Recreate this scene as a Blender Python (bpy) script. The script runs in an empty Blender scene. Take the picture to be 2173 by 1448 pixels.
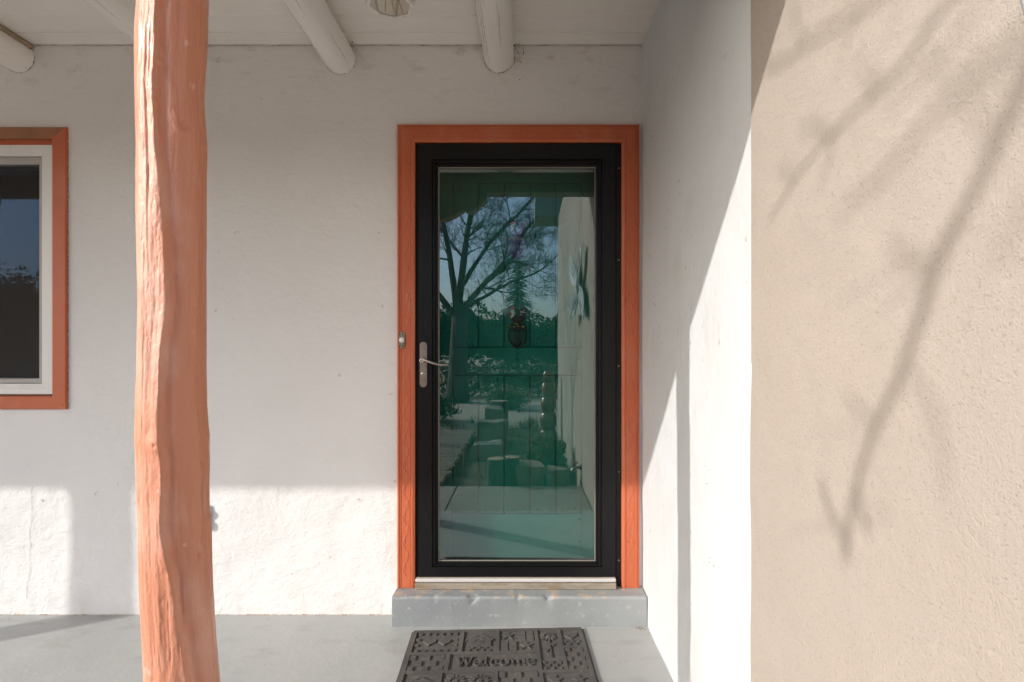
import bpy, bmesh, math, random
import numpy as np
from mathutils import Vector, Matrix, noise as mn

S = bpy.context.scene
COL = S.collection
PI = math.pi
R = math.radians

# ------------------------------------------------------------------ camera
cam_d = bpy.data.cameras.new('camera')
cam = bpy.data.objects.new('camera', cam_d); COL.objects.link(cam)
cam.location = (0, -2.4, 1.2); cam.rotation_euler = (R(90), 0, 0)
cam_d.sensor_width = 36; cam_d.lens = 18.37
cam_d.shift_x = -0.0108; cam_d.shift_y = 0.0120
cam_d.clip_start = 0.02; cam_d.clip_end = 2000
S.camera = cam

# ------------------------------------------------------------------ sky, sun, exposure
SUN_AZ = R(61.0)                       # left of the house wall's normal
SUN_EL = math.atan(1.02 * math.cos(SUN_AZ))
TO_SUN = Vector((-math.sin(SUN_AZ) * math.cos(SUN_EL), -math.cos(SUN_AZ) * math.cos(SUN_EL), math.sin(SUN_EL)))
W = bpy.data.worlds.new('World'); S.world = W; W.use_nodes = True
nt = W.node_tree
sky = nt.nodes.new('ShaderNodeTexSky'); sky.sky_type = 'NISHITA'; sky.sun_disc = False
sky.sun_elevation = SUN_EL
sky.sun_rotation = math.atan2(TO_SUN.x, TO_SUN.y) % (2 * PI)
sky.altitude = 0; sky.air_density = 1.0; sky.dust_density = 3.0; sky.ozone_density = 3.5
bg = nt.nodes['Background']; bg.inputs['Strength'].default_value = 0.15
nt.links.new(sky.outputs['Color'], bg.inputs['Color'])
sun_d = bpy.data.lights.new('sun', 'SUN'); sun_d.energy = 2.0; sun_d.angle = R(0.53); sun_d.color = (1.0, 0.96, 0.91)
sun = bpy.data.objects.new('sun', sun_d); COL.objects.link(sun)
sun.rotation_euler = TO_SUN.to_track_quat('Z', 'Y').to_euler(); sun.location = (-8, -5, 6)
S.view_settings.view_transform = 'Standard'; S.view_settings.look = 'None'
S.view_settings.gamma = 1.0; S.view_settings.use_curve_mapping = False
S.view_settings.exposure = 0.87
cy = S.cycles
cy.use_denoising = True; cy.max_bounces = 10; cy.diffuse_bounces = 6; cy.glossy_bounces = 5
cy.transparent_max_bounces = 16; cy.caustics_reflective = False; cy.caustics_refractive = False
cy.sample_clamp_indirect = 8

# image pixel coordinates of the house front: 462 pixels per metre assumed on the wall plane, eye level 1.2 m
def ux(u): return (u - 1110.0) / 462.0
def uz(v): return 1.2 + (750.0 - v) / 462.0

# ------------------------------------------------------------------ materials
MATS = {}
def material(name, col, rough=0.6, metal=0.0, spec=0.5, var=(), bumps=(), coat=0.0, coord='Object', cracks=()):
    m = bpy.data.materials.new(name); m.use_nodes = True
    t = m.node_tree; b = t.nodes['Principled BSDF']
    tc = t.nodes.new('ShaderNodeTexCoord')
    def tex(scale, detail, stretch, kind='noise', rough_=0.55, dist=0.0):
        mp = t.nodes.new('ShaderNodeMapping'); mp.inputs['Scale'].default_value = stretch
        t.links.new(tc.outputs[coord], mp.inputs['Vector'])
        if kind == 'voronoi':
            n = t.nodes.new('ShaderNodeTexVoronoi'); n.inputs['Scale'].default_value = scale
            t.links.new(mp.outputs[0], n.inputs['Vector']); return n.outputs['Distance']
        n = t.nodes.new('ShaderNodeTexNoise'); n.inputs['Scale'].default_value = scale
        n.inputs['Detail'].default_value = detail; n.inputs['Roughness'].default_value = rough_
        n.inputs['Distortion'].default_value = dist
        t.links.new(mp.outputs[0], n.inputs['Vector']); return n.outputs['Fac']
    cur = None
    for v in var:   # (scale, detail, stretch, colour2, lo, hi[, amount])
        f = tex(v[0], v[1], v[2])
        mr = t.nodes.new('ShaderNodeMapRange'); mr.inputs['From Min'].default_value = v[4]; mr.inputs['From Max'].default_value = v[5]
        mr.inputs['To Max'].default_value = v[6] if len(v) > 6 else 1.0
        t.links.new(f, mr.inputs['Value'])
        fac = mr.outputs[0]
        if len(v) > 7:  # second mask: keep this layer inside a height band (stains near an edge), broken up by the noise
            sx = t.nodes.new('ShaderNodeSeparateXYZ'); t.links.new(tc.outputs[coord], sx.inputs[0])
            m2 = t.nodes.new('ShaderNodeMapRange'); m2.inputs['From Min'].default_value = v[7][1]; m2.inputs['From Max'].default_value = v[7][2]
            t.links.new(sx.outputs[v[7][0]], m2.inputs['Value'])
            mu = t.nodes.new('ShaderNodeMath'); mu.operation = 'MULTIPLY'
            t.links.new(fac, mu.inputs[0]); t.links.new(m2.outputs[0], mu.inputs[1]); fac = mu.outputs[0]
        mx = t.nodes.new('ShaderNodeMix'); mx.data_type = 'RGBA'
        t.links.new(fac, mx.inputs['Factor'])
        if cur is None: mx.inputs['A'].default_value = (*col, 1)
        else: t.links.new(cur, mx.inputs['A'])
        mx.inputs['B'].default_value = (*v[3], 1)
        cur = mx.outputs['Result']
    if cur is None: b.inputs['Base Color'].default_value = (*col, 1)
    else: t.links.new(cur, b.inputs['Base Color'])
    last = None
    for bp in bumps:   # (scale, detail, stretch, distance[, kind])
        f = tex(bp[0], bp[1], bp[2], bp[4] if len(bp) > 4 else 'noise', 0.6, bp[5] if len(bp) > 5 else 0.0)
        n = t.nodes.new('ShaderNodeBump'); n.inputs['Strength'].default_value = 1.0; n.inputs['Distance'].default_value = bp[3]
        t.links.new(f, n.inputs['Height'])
        if last is not None: t.links.new(last, n.inputs['Normal'])
        last = n.outputs['Normal']
    if last is not None: t.links.new(last, b.inputs['Normal'])
    b.inputs['Roughness'].default_value = rough; b.inputs['Metallic'].default_value = metal
    b.inputs['Specular IOR Level'].default_value = spec
    b.inputs['Coat Weight'].default_value = coat
    MATS[name] = m
    return m

def glass_material(name, refl, tint, rough=0.0, gcol=(0.93, 0.97, 1.0)):
    m = bpy.data.materials.new(name); m.use_nodes = True
    t = m.node_tree; t.nodes.remove(t.nodes['Principled BSDF']); out = t.nodes['Material Output']
    tr = t.nodes.new('ShaderNodeBsdfTransparent'); tr.inputs['Color'].default_value = (*tint, 1)
    gl = t.nodes.new('ShaderNodeBsdfGlossy'); gl.inputs['Roughness'].default_value = rough
    gl.inputs['Color'].default_value = (*gcol, 1)
    lw = t.nodes.new('ShaderNodeLayerWeight'); lw.inputs['Blend'].default_value = 0.5   # Schlick reflectance of a thin pane
    fr = t.nodes.new('ShaderNodeMath'); fr.operation = 'POWER'; fr.inputs[1].default_value = 5.0
    t.links.new(lw.outputs['Facing'], fr.inputs[0])
    ad = t.nodes.new('ShaderNodeMath'); ad.operation = 'ADD'; ad.use_clamp = True; ad.inputs[1].default_value = refl
    t.links.new(fr.outputs[0], ad.inputs[0])
    mx = t.nodes.new('ShaderNodeMixShader')
    t.links.new(ad.outputs[0], mx.inputs[0]); t.links.new(tr.outputs[0], mx.inputs[1]); t.links.new(gl.outputs[0], mx.inputs[2])
    t.links.new(mx.outputs[0], out.inputs['Surface'])
    MATS[name] = m; return m

I3 = (1, 1, 1)
material('white_plaster', (0.80, 0.785, 0.765), 0.75, var=[
    (1.6, 5, I3, (0.74, 0.73, 0.71), 0.45, 0.7, 0.6),
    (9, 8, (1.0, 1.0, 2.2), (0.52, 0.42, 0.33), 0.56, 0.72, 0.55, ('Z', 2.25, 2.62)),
    (14, 6, I3, (0.50, 0.38, 0.30), 0.69, 0.74, 0.7),
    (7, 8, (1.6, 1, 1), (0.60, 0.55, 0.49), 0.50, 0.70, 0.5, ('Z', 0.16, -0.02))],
    bumps=[(5, 4, (1, 1, 1.6), 0.008), (24, 7, (1.0, 1.0, 1.5), 0.0046), (120, 4, I3, 0.0016)])
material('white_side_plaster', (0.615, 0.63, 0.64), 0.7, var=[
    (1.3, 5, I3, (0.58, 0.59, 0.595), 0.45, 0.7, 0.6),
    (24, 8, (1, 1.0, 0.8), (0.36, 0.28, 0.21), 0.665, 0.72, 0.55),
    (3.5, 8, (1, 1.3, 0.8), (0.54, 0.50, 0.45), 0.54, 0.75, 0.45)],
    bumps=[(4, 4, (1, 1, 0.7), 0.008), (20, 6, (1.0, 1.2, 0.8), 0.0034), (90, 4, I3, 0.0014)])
material('beige_stucco', (0.395, 0.342, 0.294), 0.9, spec=0.2, var=[
    (0.9, 4, I3, (0.38, 0.335, 0.296), 0.4, 0.7, 0.8),
    (2.6, 6, (1, .5, 1.2), (0.35, 0.302, 0.26), 0.55, 0.75, 0.6),
    (230, 3, (1, 1, 1), (0.27, 0.22, 0.18), 0.59, 0.70, 0.65)],
    bumps=[(3, 3, I3, 0.012), (320, 3, (1, 1, 1), 0.0016), (60, 4, (1, 1, 1.4), 0.0016)])
material('grey_floor_paint', (0.345, 0.355, 0.348), 0.5, var=[
    (2.2, 6, I3, (0.40, 0.395, 0.375), 0.4, 0.7, 0.8),
    (30, 8, I3, (0.44, 0.41, 0.36), 0.62, 0.72, 0.7),
    (5, 9, (1, 2.2, 1), (0.26, 0.25, 0.23), 0.55, 0.72, 0.6)],
    bumps=[(5, 4, I3, 0.004), (60, 5, I3, 0.0007)])
material('step_paint', (0.245, 0.265, 0.272), 0.55, var=[
    (3, 5, I3, (0.335, 0.345, 0.34), 0.4, 0.7, 0.8),
    (13, 8, (1, 1, 1), (0.42, 0.345, 0.27), 0.53, 0.565, 0.85, ('Z', 0.120, 0.127)),
    (30, 8, I3, (0.40, 0.40, 0.39), 0.60, 0.68, 0.7)],
    bumps=[(10, 4, I3, 0.003), (55, 6, I3, 0.0016), (160, 3, I3, 0.0008)])
TERRA = (0.56, 0.140, 0.060)
material('post_paint', (0.65, 0.275, 0.168), 0.42, spec=0.5, coat=0.10, var=[
    (5, 5, (1, 1, 0.25), (0.62, 0.245, 0.140), 0.4, 0.7, 0.8),
    (45, 6, (1.5, 1.5, 0.16), (0.54, 0.18, 0.09), 0.60, 0.74, 0.5),
    (8, 7, (1, 1, .5), (0.72, 0.41, 0.315), 0.48, 0.66, 0.8),
    (38, 7, (1, 1, .7), (0.78, 0.52, 0.42), 0.66, 0.73, 0.6)],
    bumps=[(50, 6, (1.2, 1.2, 0.25), 0.0016), (22, 6, (1, 1, 0.6), 0.0036), (110, 5, (1, 1, 0.6), 0.0020)])
material('trim_paint', TERRA, 0.45, spec=0.4, var=[
    (4, 5, I3, (0.51, 0.125, 0.055), 0.4, 0.7, 0.8),
    (40, 6, I3, (0.34, 0.085, 0.04), 0.66, 0.74, 0.6),
    (9, 7, (1, 1, .4), (0.60, 0.20, 0.11), 0.52, 0.70, 0.6)], bumps=[(90, 4, I3, 0.0008)])
material('brown_trim_paint', (0.36, 0.155, 0.075), 0.6, var=[(12, 6, I3, (0.25, 0.11, 0.06), 0.45, 0.7, 0.7)], bumps=[(90, 4, I3, 0.0008)])  # darker, browner trim colour for the top casing and sill lip
material('caulk', (0.33, 0.20, 0.12), 0.8, var=[(60, 6, I3, (0.62, 0.55, 0.47), 0.42, 0.55)])
material('black_aluminium', (0.0055, 0.0050, 0.0055), 0.34, spec=0.32, var=[(30, 6, (1, 1, .4), (0.018, 0.016, 0.015), 0.6, 0.8, 0.6)], bumps=[(300, 2, I3, 0.00015)])
material('black_gap', (0.006, 0.006, 0.006), 0.7)
material('gasket', (0.30, 0.27, 0.22), 0.5)
material('green_paint', (0.012, 0.21, 0.165), 0.42, spec=0.4, var=[(6, 5, (1, 1, .2), (0.010, 0.17, 0.132), 0.4, 0.7)],
         bumps=[(40, 6, (1.5, 1, .12), 0.0015), (120, 4, (1, 1, .2), 0.0006)])
material('green_rail_paint', (0.012, 0.21, 0.165), 0.42, spec=0.4, var=[(6, 5, (.2, 1, 1), (0.010, 0.17, 0.132), 0.4, 0.7)],
         bumps=[(40, 6, (.12, 1, 1.5), 0.0015), (120, 4, (.2, 1, 1), 0.0006)])
glass_material('door_glass', 0.135, (0.80, 0.89, 0.87))
glass_material('window_glass', 0.06, (0.75, 0.78, 0.8), 0.0, (0.30, 0.56, 1.0))
glass_material('lantern_glass', 0.05, (0.90, 0.885, 0.85), 0.08)
material('nickel', (0.52, 0.46, 0.40), 0.28, metal=1.0, var=[(40, 4, I3, (0.36, 0.31, 0.27), 0.5, 0.7)])
material('antique_brass', (0.34, 0.29, 0.22), 0.42, metal=0.9, var=[(120, 4, I3, (0.12, 0.10, 0.08), 0.5, 0.62)])
material('button_white', (0.82, 0.80, 0.74), 0.3)
material('white_vinyl', (0.80, 0.78, 0.75), 0.4, var=[(20, 6, (1, 1, .3), (0.66, 0.62, 0.56), 0.6, 0.75)])
material('screen_frame', (0.42, 0.40, 0.375), 0.5)
def screen_material(name, col, cover):
    m = bpy.data.materials.new(name); m.use_nodes = True; t = m.node_tree; b = t.nodes['Principled BSDF']
    b.inputs['Base Color'].default_value = (*col, 1); b.inputs['Roughness'].default_value = 0.7; b.inputs['Alpha'].default_value = cover; MATS[name] = m
screen_material('insect_screen', (0.030, 0.024, 0.021), 0.5)
material('outlet_plastic', (0.66, 0.65, 0.63), 0.4)
material('crack_fill', (0.52, 0.48, 0.43), 0.9)
material('sill_metal', (0.40, 0.345, 0.275), 0.45, metal=0.3, var=[(30, 6, (.3, 1, 1), (0.30, 0.24, 0.17), 0.5, 0.65)])
material('white_strip', (0.60, 0.585, 0.555), 0.35)
material('white_wood', (0.86, 0.835, 0.79), 0.55, var=[(3, 5, I3, (0.82, 0.785, 0.735), 0.42, 0.7, 0.8), (18, 6, (1, 1, 1), (0.52, 0.40, 0.28), 0.70, 0.76, 0.5)],
         bumps=[(30, 5, (0.1, 1, 1), 0.0012)])
material('white_log', (0.87, 0.85, 0.81), 0.5, var=[(4, 5, (1, .3, 1), (0.83, 0.80, 0.755), 0.42, 0.7, 0.8), (22, 6, (1, .4, 1), (0.50, 0.37, 0.25), 0.72, 0.77, 0.6)],
         bumps=[(20, 5, (1, 0.12, 1), 0.006), (70, 5, (1, .2, 1), 0.0015)])
material('brown_wood', (0.16, 0.10, 0.06), 0.7, var=[(10, 5, (.2, 1, 1), (0.10, 0.065, 0.04), 0.4, 0.7)])
material('header_paint', (0.22, 0.15, 0.10), 0.6, var=[(6, 5, (.2, 1, 1), (0.17, 0.115, 0.08), 0.4, 0.7)])
material('rubber_mat', (0.074, 0.071, 0.069), 0.8, spec=0.3, var=[
    (6, 6, I3, (0.13, 0.115, 0.10), 0.45, 0.7, 0.8), (60, 6, I3, (0.20, 0.15, 0.11), 0.62, 0.74, 0.6)],
    bumps=[(260, 3, I3, 0.0012), (40, 4, I3, 0.0012)])
material('rubber_dust', (0.108, 0.100, 0.093), 0.9, spec=0.2, var=[(9, 7, I3, (0.085, 0.078, 0.072), 0.45, 0.68, 0.8), (70, 5, I3, (0.22, 0.17, 0.125), 0.58, 0.72, 0.6)], bumps=[(260, 3, I3, 0.0012)])
material('shaded_soil', (0.13, 0.105, 0.08), 0.95, spec=0.2, var=[(3, 6, I3, (0.20, 0.165, 0.125), 0.45, 0.65), (40, 5, I3, (0.30, 0.26, 0.2), 0.60, 0.68)], bumps=[(25, 6, I3, 0.04)])  # tree shade worked into this dark earth colour
material('dark_interior', (0.10, 0.085, 0.07), 0.9)
material('iron', (0.028, 0.020, 0.018), 0.45, spec=0.5, bumps=[(150, 3, I3, 0.001)])
material('gold_paint', (0.72, 0.50, 0.16), 0.35, metal=0.6)
material('rooster_red', (0.52, 0.07, 0.03), 0.45)
material('rooster_white', (0.78, 0.74, 0.66), 0.5)
material('ghost_purple', (0.17, 0.14, 0.36), 0.5)
material('silver_paint', (0.50, 0.55, 0.585), 0.5, metal=0.0, var=[(30, 4, I3, (0.40, 0.445, 0.47), 0.45, 0.65)])
material('ground_gravel', (0.54, 0.46, 0.36), 0.95, spec=0.2, var=[
    (0.25, 5, I3, (0.45, 0.385, 0.28), 0.45, 0.65), (18, 6, I3, (0.62, 0.55, 0.45), 0.52, 0.62), (45, 4, I3, (0.26, 0.21, 0.16), 0.60, 0.68)],
    bumps=[(30, 6, I3, 0.04)])
material('concrete', (0.31, 0.29, 0.26), 0.85, var=[(2, 6, I3, (0.24, 0.225, 0.20), 0.4, 0.7), (40, 6, I3, (0.40, 0.375, 0.335), 0.6, 0.75)], bumps=[(60, 5, I3, 0.003)])
material('asphalt', (0.06, 0.06, 0.06), 0.9, bumps=[(60, 4, I3, 0.01)])
material('deck_wood', (0.26, 0.21, 0.165), 0.8, var=[(14, 6, (.1, 1, 1), (0.16, 0.125, 0.10), 0.45, 0.7)], bumps=[(40, 5, (.1, 1, 1), 0.003)])
material('stone', (0.25, 0.22, 0.175), 0.9, var=[(5, 6, I3, (0.15, 0.13, 0.105), 0.42, 0.68)], bumps=[(18, 6, I3, 0.02)])
material('bark', (0.065, 0.055, 0.045), 0.9, var=[(6, 5, (1, 1, .25), (0.11, 0.095, 0.08), 0.5, 0.7)], bumps=[(30, 5, (1, 1, .2), 0.02)])
material('cut_wood', (0.42, 0.33, 0.23), 0.8, var=[(8, 5, I3, (0.33, 0.25, 0.17), 0.45, 0.65)])
material('needles', (0.028, 0.062, 0.034), 0.8, spec=0.2, var=[(1.2, 4, I3, (0.05, 0.085, 0.04), 0.42, 0.66)])
material('leaves_dark', (0.04, 0.065, 0.03), 0.8, spec=0.2, var=[(1.5, 4, I3, (0.075, 0.095, 0.045), 0.42, 0.66)])
material('dry_grass', (0.20, 0.17, 0.08), 0.9, spec=0.2, var=[(6, 4, I3, (0.11, 0.12, 0.05), 0.42, 0.6)])
material('brown_ceramic', (0.20, 0.075, 0.045), 0.15, spec=0.6, var=[(6, 4, I3, (0.13, 0.05, 0.03), 0.45, 0.6)])
material('red_stake', (0.25, 0.06, 0.04), 0.7)
material('green_grey_soffit', (0.20, 0.23, 0.20), 0.8)
material('dry_leaf', (0.30, 0.16, 0.07), 0.8, var=[(90, 3, I3, (0.16, 0.09, 0.05), 0.45, 0.6)])
material('bulb_wire', (0.55, 0.45, 0.15), 0.4)

# ------------------------------------------------------------------ mesh helpers
class MB:
    def __init__(s): s.v = []; s.f = []
    def add(s, v, f):
        o = len(s.v); s.v += [tuple(p) for p in v]; s.f += [tuple(i + o for i in q) for q in f]; return s
    def box(s, x0, x1, y0, y1, z0, z1):
        v = [(x, y, z) for z in (z0, z1) for y in (y0, y1) for x in (x0, x1)]
        return s.add(v, [(0, 2, 3, 1), (4, 5, 7, 6), (0, 1, 5, 4), (2, 6, 7, 3), (0, 4, 6, 2), (1, 3, 7, 5)])
    def cbox(s, x0, x1, y0, y1, z0, z1, c=0.002):
        bm = bmesh.new(); bmesh.ops.create_cube(bm, size=1)
        for q in bm.verts:
            q.co = Vector(((x0 + x1) / 2 + q.co.x * (x1 - x0), (y0 + y1) / 2 + q.co.y * (y1 - y0), (z0 + z1) / 2 + q.co.z * (z1 - z0)))
        bmesh.ops.bevel(bm, geom=bm.edges[:], offset=c, segments=1, affect='EDGES', clamp_overlap=True)
        bm.verts.index_update()
        s.add([q.co[:] for q in bm.verts], [[q.index for q in fc.verts] for fc in bm.faces]); bm.free(); return s
    def tube(s, pts, rad, n=8, cap=True, flat=None):
        pts = [Vector(p) for p in pts]
        if not hasattr(rad, '__len__'): rad = [rad] * len(pts)
        up = Vector((0, 0, 1)); v = []; f = []
        prev = None
        for i, p in enumerate(pts):
            d = (pts[min(i + 1, len(pts) - 1)] - pts[max(i - 1, 0)])
            if d.length < 1e-9: d = Vector((0, 0, 1))
            d.normalize()
            if prev is None:
                a = d.cross(up)
                if a.length < 0.05: a = d.cross(Vector((1, 0, 0)))
                a.normalize()
            else:
                a = prev - d * prev.dot(d)
                if a.length < 1e-6: a = d.cross(up)
                a.normalize()
            prev = a; b = d.cross(a)
            for k in range(n):
                t = 2 * PI * k / n
                v.append(p + (a * math.cos(t) + b * math.sin(t)) * rad[i])
        for i in range(len(pts) - 1):
            for k in range(n):
                k2 = (k + 1) % n
                f.append((i * n + k, i * n + k2, (i + 1) * n + k2, (i + 1) * n + k))
        if cap and n > 2:
            f.append(tuple(range(n - 1, -1, -1))); m = (len(pts) - 1) * n; f.append(tuple(m + k for k in range(n)))
        return s.add(v, f)
    def lathe(s, prof, c, axis='Z', n=24):
        v = []; f = []
        for r, h in prof:
            for k in range(n):
                t = 2 * PI * k / n; a, b = r * math.cos(t), r * math.sin(t)
                if axis == 'Z': v.append((c[0] + a, c[1] + b, c[2] + h))
                elif axis == 'Y': v.append((c[0] + a, c[1] + h, c[2] - b))
                else: v.append((c[0] + h, c[1] + a, c[2] + b))
        for i in range(len(prof) - 1):
            for k in range(n):
                k2 = (k + 1) % n
                f.append((i * n + k, i * n + k2, (i + 1) * n + k2, (i + 1) * n + k))
        f.append(tuple(range(n - 1, -1, -1))); m = (len(prof) - 1) * n; f.append(tuple(m + k for k in range(n)))
        return s.add(v, f)
    def prism(s, pts, put, h0, h1, taper=0.0):
        """pts: 2D outline; put(a, b, h) -> point; h1 the raised side, slightly drawn in"""
        n = len(pts); cx = sum(p[0] for p in pts) / n; cz = sum(p[1] for p in pts) / n
        v = [put(a, b, h0) for a, b in pts] + [put(cx + (a - cx) * (1 - taper), cz + (b - cz) * (1 - taper), h1) for a, b in pts]
        f = [tuple(range(n - 1, -1, -1)), tuple(range(n, 2 * n))]
        f += [(i, (i + 1) % n, n + (i + 1) % n, n + i) for i in range(n)]
        return s.add(v, f)
    def plate(s, us, vs, holes, put, h0, h1):
        """a slab cut by rectangular holes; no coplanar overlaps"""
        us = sorted(set(us)); vs = sorted(set(vs))
        def solid(i, j):
            if i < 0 or j < 0 or i >= len(us) - 1 or j >= len(vs) - 1: return False
            a = (us[i] + us[i + 1]) / 2; b = (vs[j] + vs[j + 1]) / 2
            return not any(h[0] < a < h[1] and h[2] < b < h[3] for h in holes)
        for i in range(len(us) - 1):
            for j in range(len(vs) - 1):
                if not solid(i, j): continue
                a0, a1, b0, b1 = us[i], us[i + 1], vs[j], vs[j + 1]
                s.add([put(a0, b0, h1), put(a1, b0, h1), put(a1, b1, h1), put(a0, b1, h1)], [(0, 1, 2, 3)])
                for (di, dj, p, q) in ((-1, 0, (a0, b0), (a0, b1)), (1, 0, (a1, b1), (a1, b0)), (0, -1, (a1, b0), (a0, b0)), (0, 1, (a0, b1), (a1, b1))):
                    if not solid(i + di, j + dj):
                        s.add([put(*p, h0), put(*q, h0), put(*q, h1), put(*p, h1)], [(0, 1, 2, 3)])
        return s
    def build(s, name, mat, parent=None, smooth=False, origin=None, merge=False, autosmooth=None):
        me = bpy.data.meshes.new(name)
        off = Vector((0, 0, 0))
        if parent is not None: off = Vector(parent.get('_o', (0, 0, 0)))
        elif origin is not None: off = Vector(origin)
        me.from_pydata([(a - off.x, b - off.y, c - off.z) for a, b, c in s.v], [], s.f)
        bm = bmesh.new(); bm.from_mesh(me)
        if merge: bmesh.ops.remove_doubles(bm, verts=bm.verts[:], dist=1e-5)
        bmesh.ops.recalc_face_normals(bm, faces=bm.faces[:]); bm.to_mesh(me); bm.free()
        if smooth: me.polygons.foreach_set('use_smooth', [True] * len(me.polygons))
        me.materials.append(MATS[mat] if isinstance(mat, str) else mat)
        me.update()
        if autosmooth is not None and hasattr(me, 'set_sharp_from_angle'): me.set_sharp_from_angle(angle=R(autosmooth))
        o = bpy.data.objects.new(name, me); COL.objects.link(o)
        if parent is not None: o.parent = parent; o['_o'] = tuple(off)
        else: o.location = off; o['_o'] = tuple(off)
        return o

def tag(o, label, cat=None, group=None, kind=None):
    if label: o['label'] = label
    if cat: o['category'] = cat
    if group: o['group'] = group
    if kind: o['kind'] = kind
    return o
def thing(name, label, cat, loc=(0, 0, 0), group=None):
    o = bpy.data.objects.new(name, None); COL.objects.link(o); o.empty_display_size = 0.1
    o.location = loc; o['_o'] = tuple(loc); return tag(o, label, cat, group)
def place(mesh, name, parent, loc, rot=None, label=None):
    o = bpy.data.objects.new(name, mesh); COL.objects.link(o); o.parent = parent
    p = Vector(parent.get('_o', (0, 0, 0))); o.location = Vector(loc) - p
    if rot: o.rotation_euler = rot
    return o
def fb(x, y, z, sc, oct_=3):
    a = 1.0; r = 0.0
    for i in range(oct_):
        r += a * mn.noise(Vector((x * sc, y * sc, z * sc + 17.3 * i))); sc *= 2.1; a *= 0.5
    return r
def wall_grid(u0, u1, v0, v1, step, holes, put, amp, sc, edge=None):
    """uneven plaster face with openings; flat close to the openings"""
    us = list(np.arange(u0, u1, step)) + [u1]; vs = list(np.arange(v0, v1, step)) + [v1]
    for h in holes: us += [h[0], h[1]]; vs += [h[2], h[3]]
    us = sorted(set(round(a, 5) for a in us)); vs = sorted(set(round(a, 5) for a in vs))
    idx = {}; V = []; F = []
    def vid(i, j):
        k = (i, j)
        if k not in idx:
            a, b = us[i], vs[j]; w = 1.0
            for h in holes:
                dx = max(h[0] - a, a - h[1], 0); dy = max(h[2] - b, b - h[3], 0)
                w = min(w, math.hypot(dx, dy) / 0.12)
            d = amp * w * fb(a, b, 3.1, sc)
            if edge: a = edge(a, b)
            idx[k] = len(V); V.append(put(a, b, d))
        return idx[k]
    for i in range(len(us) - 1):
        for j in range(len(vs) - 1):
            a = (us[i] + us[i + 1]) / 2; b = (vs[j] + vs[j + 1]) / 2
            if any(h[0] < a < h[1] and h[2] < b < h[3] for h in holes): continue
            F.append((vid(i, j), vid(i + 1, j), vid(i + 1, j + 1), vid(i, j + 1)))
    return V, F

XR = ux(1363)          # side wall plane
# ================================================================== SETTING
# ground sheet
m = MB()
N = 60
gx = np.sign(np.linspace(-1, 1, N)) * np.abs(np.linspace(-1, 1, N)) ** 3 * 900
V = []; F = []
for j in range(N):
    for i in range(N):
        x, y = gx[i], gx[j] - 4
        r = math.hypot(x, y)
        V.append((x, y, -0.12 + (0.03 * fb(x, y, 0, 0.3) if r < 60 else 0)))
for j in range(N - 1):
    for i in range(N - 1):
        F.append((j * N + i, j * N + i + 1, (j + 1) * N + i + 1, (j + 1) * N + i))
m.add(V, F); tag(m.build('ground', 'ground_gravel', smooth=True), None, kind='structure')
# porch slab and walk
m = MB().box(-9, XR + 0.02, -1.55, 0.05, -0.3, 0.0)
tag(m.build('porch_floor', 'grey_floor_paint'), None, kind='structure')
m = MB()
for (a, b) in ((-3.6, -2.1), (-2.092, -0.604), (-0.596, XR - 0.01)):
    m.cbox(a, b, -2.34, -1.558, -0.3, -0.012, 0.006)
tag(m.build('path', 'concrete'), None, kind='structure')
V = []; F = []; nx, ny = 14, 40  # dark sheet added over the bed to darken the garden mirrored in the glass
for j in range(ny + 1):
    for i in range(nx + 1):
        x = -1.05 + 1.6 * i / nx; y_ = -2.36 - 4.2 * j / ny; ed = min(i, nx - i, j, ny - j)
        V.append((x, y_, -.14 if ed == 0 else -.075 + .03 * fb(x, y_, 1, 1.3)))
for j in range(ny):
    for i in range(nx): F.append((j * (nx + 1) + i, j * (nx + 1) + i + 1, (j + 1) * (nx + 1) + i + 1, (j + 1) * (nx + 1) + i))
tag(MB().add(V, F).build('garden_bed', 'shaded_soil', smooth=True), None, kind='structure')
m = MB().box(-200, 200, -31, -24, -0.16, -0.06); tag(m.build('road', 'asphalt'), None, kind='structure')
m = MB().cbox(-200, 200, -24, -23.7, -0.2, 0.03, 0.02); tag(m.build('kerb', 'concrete'), None, kind='structure')

# front wall with window and door openings
WIN = (-3.35, ux(145), uz(868), uz(272))
DOOR = (ux(866), ux(1334), -0.2, uz(288))
V, F = wall_grid(-8, XR + 0.03, -0.05, 2.75, 0.022, [WIN, DOOR], lambda a, b, d: (a, -d, b), 0.006, 2.3)
m = MB().add(V, F)
for h in (WIN, DOOR):
    for (p, q) in (((h[0], h[2]), (h[1], h[2])), ((h[1], h[2]), (h[1], h[3])), ((h[1], h[3]), (h[0], h[3])), ((h[0], h[3]), (h[0], h[2]))):
        m.add([(p[0], 0, p[1]), (q[0], 0, q[1]), (q[0], 0.22, q[1]), (p[0], 0.22, p[1])], [(0, 1, 2, 3)])
m.box(-8, XR + 0.3, 0.0, 0.22, 2.751, 3.2)
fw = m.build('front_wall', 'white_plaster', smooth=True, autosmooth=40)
tag(fw, 'white plastered house wall around the door and window', 'wall')
mb = MB()
def joint(mb, p0, p1, w, seed):
    p0, p1 = Vector(p0), Vector(p1); L = (p1 - p0).length; n = int(L / .014); pts = []; rad = []
    for i in range(n + 1):
        t = i / n; pts.append(p0.lerp(p1, t) + Vector((0, 0, .001 * mn.noise(Vector((t * L * 9, seed, 4)))))); rad.append(max(.0003, w * (.35 + 1.2 * mn.noise(Vector((t * L * 14, seed, 0))))))
    mb.tube(pts, rad, 5)
joint(mb, (-6, -.003, .001), (-.58, -.003, .001), .0038, 1); mb.build('floor_joint', 'caulk', fw)
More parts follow.
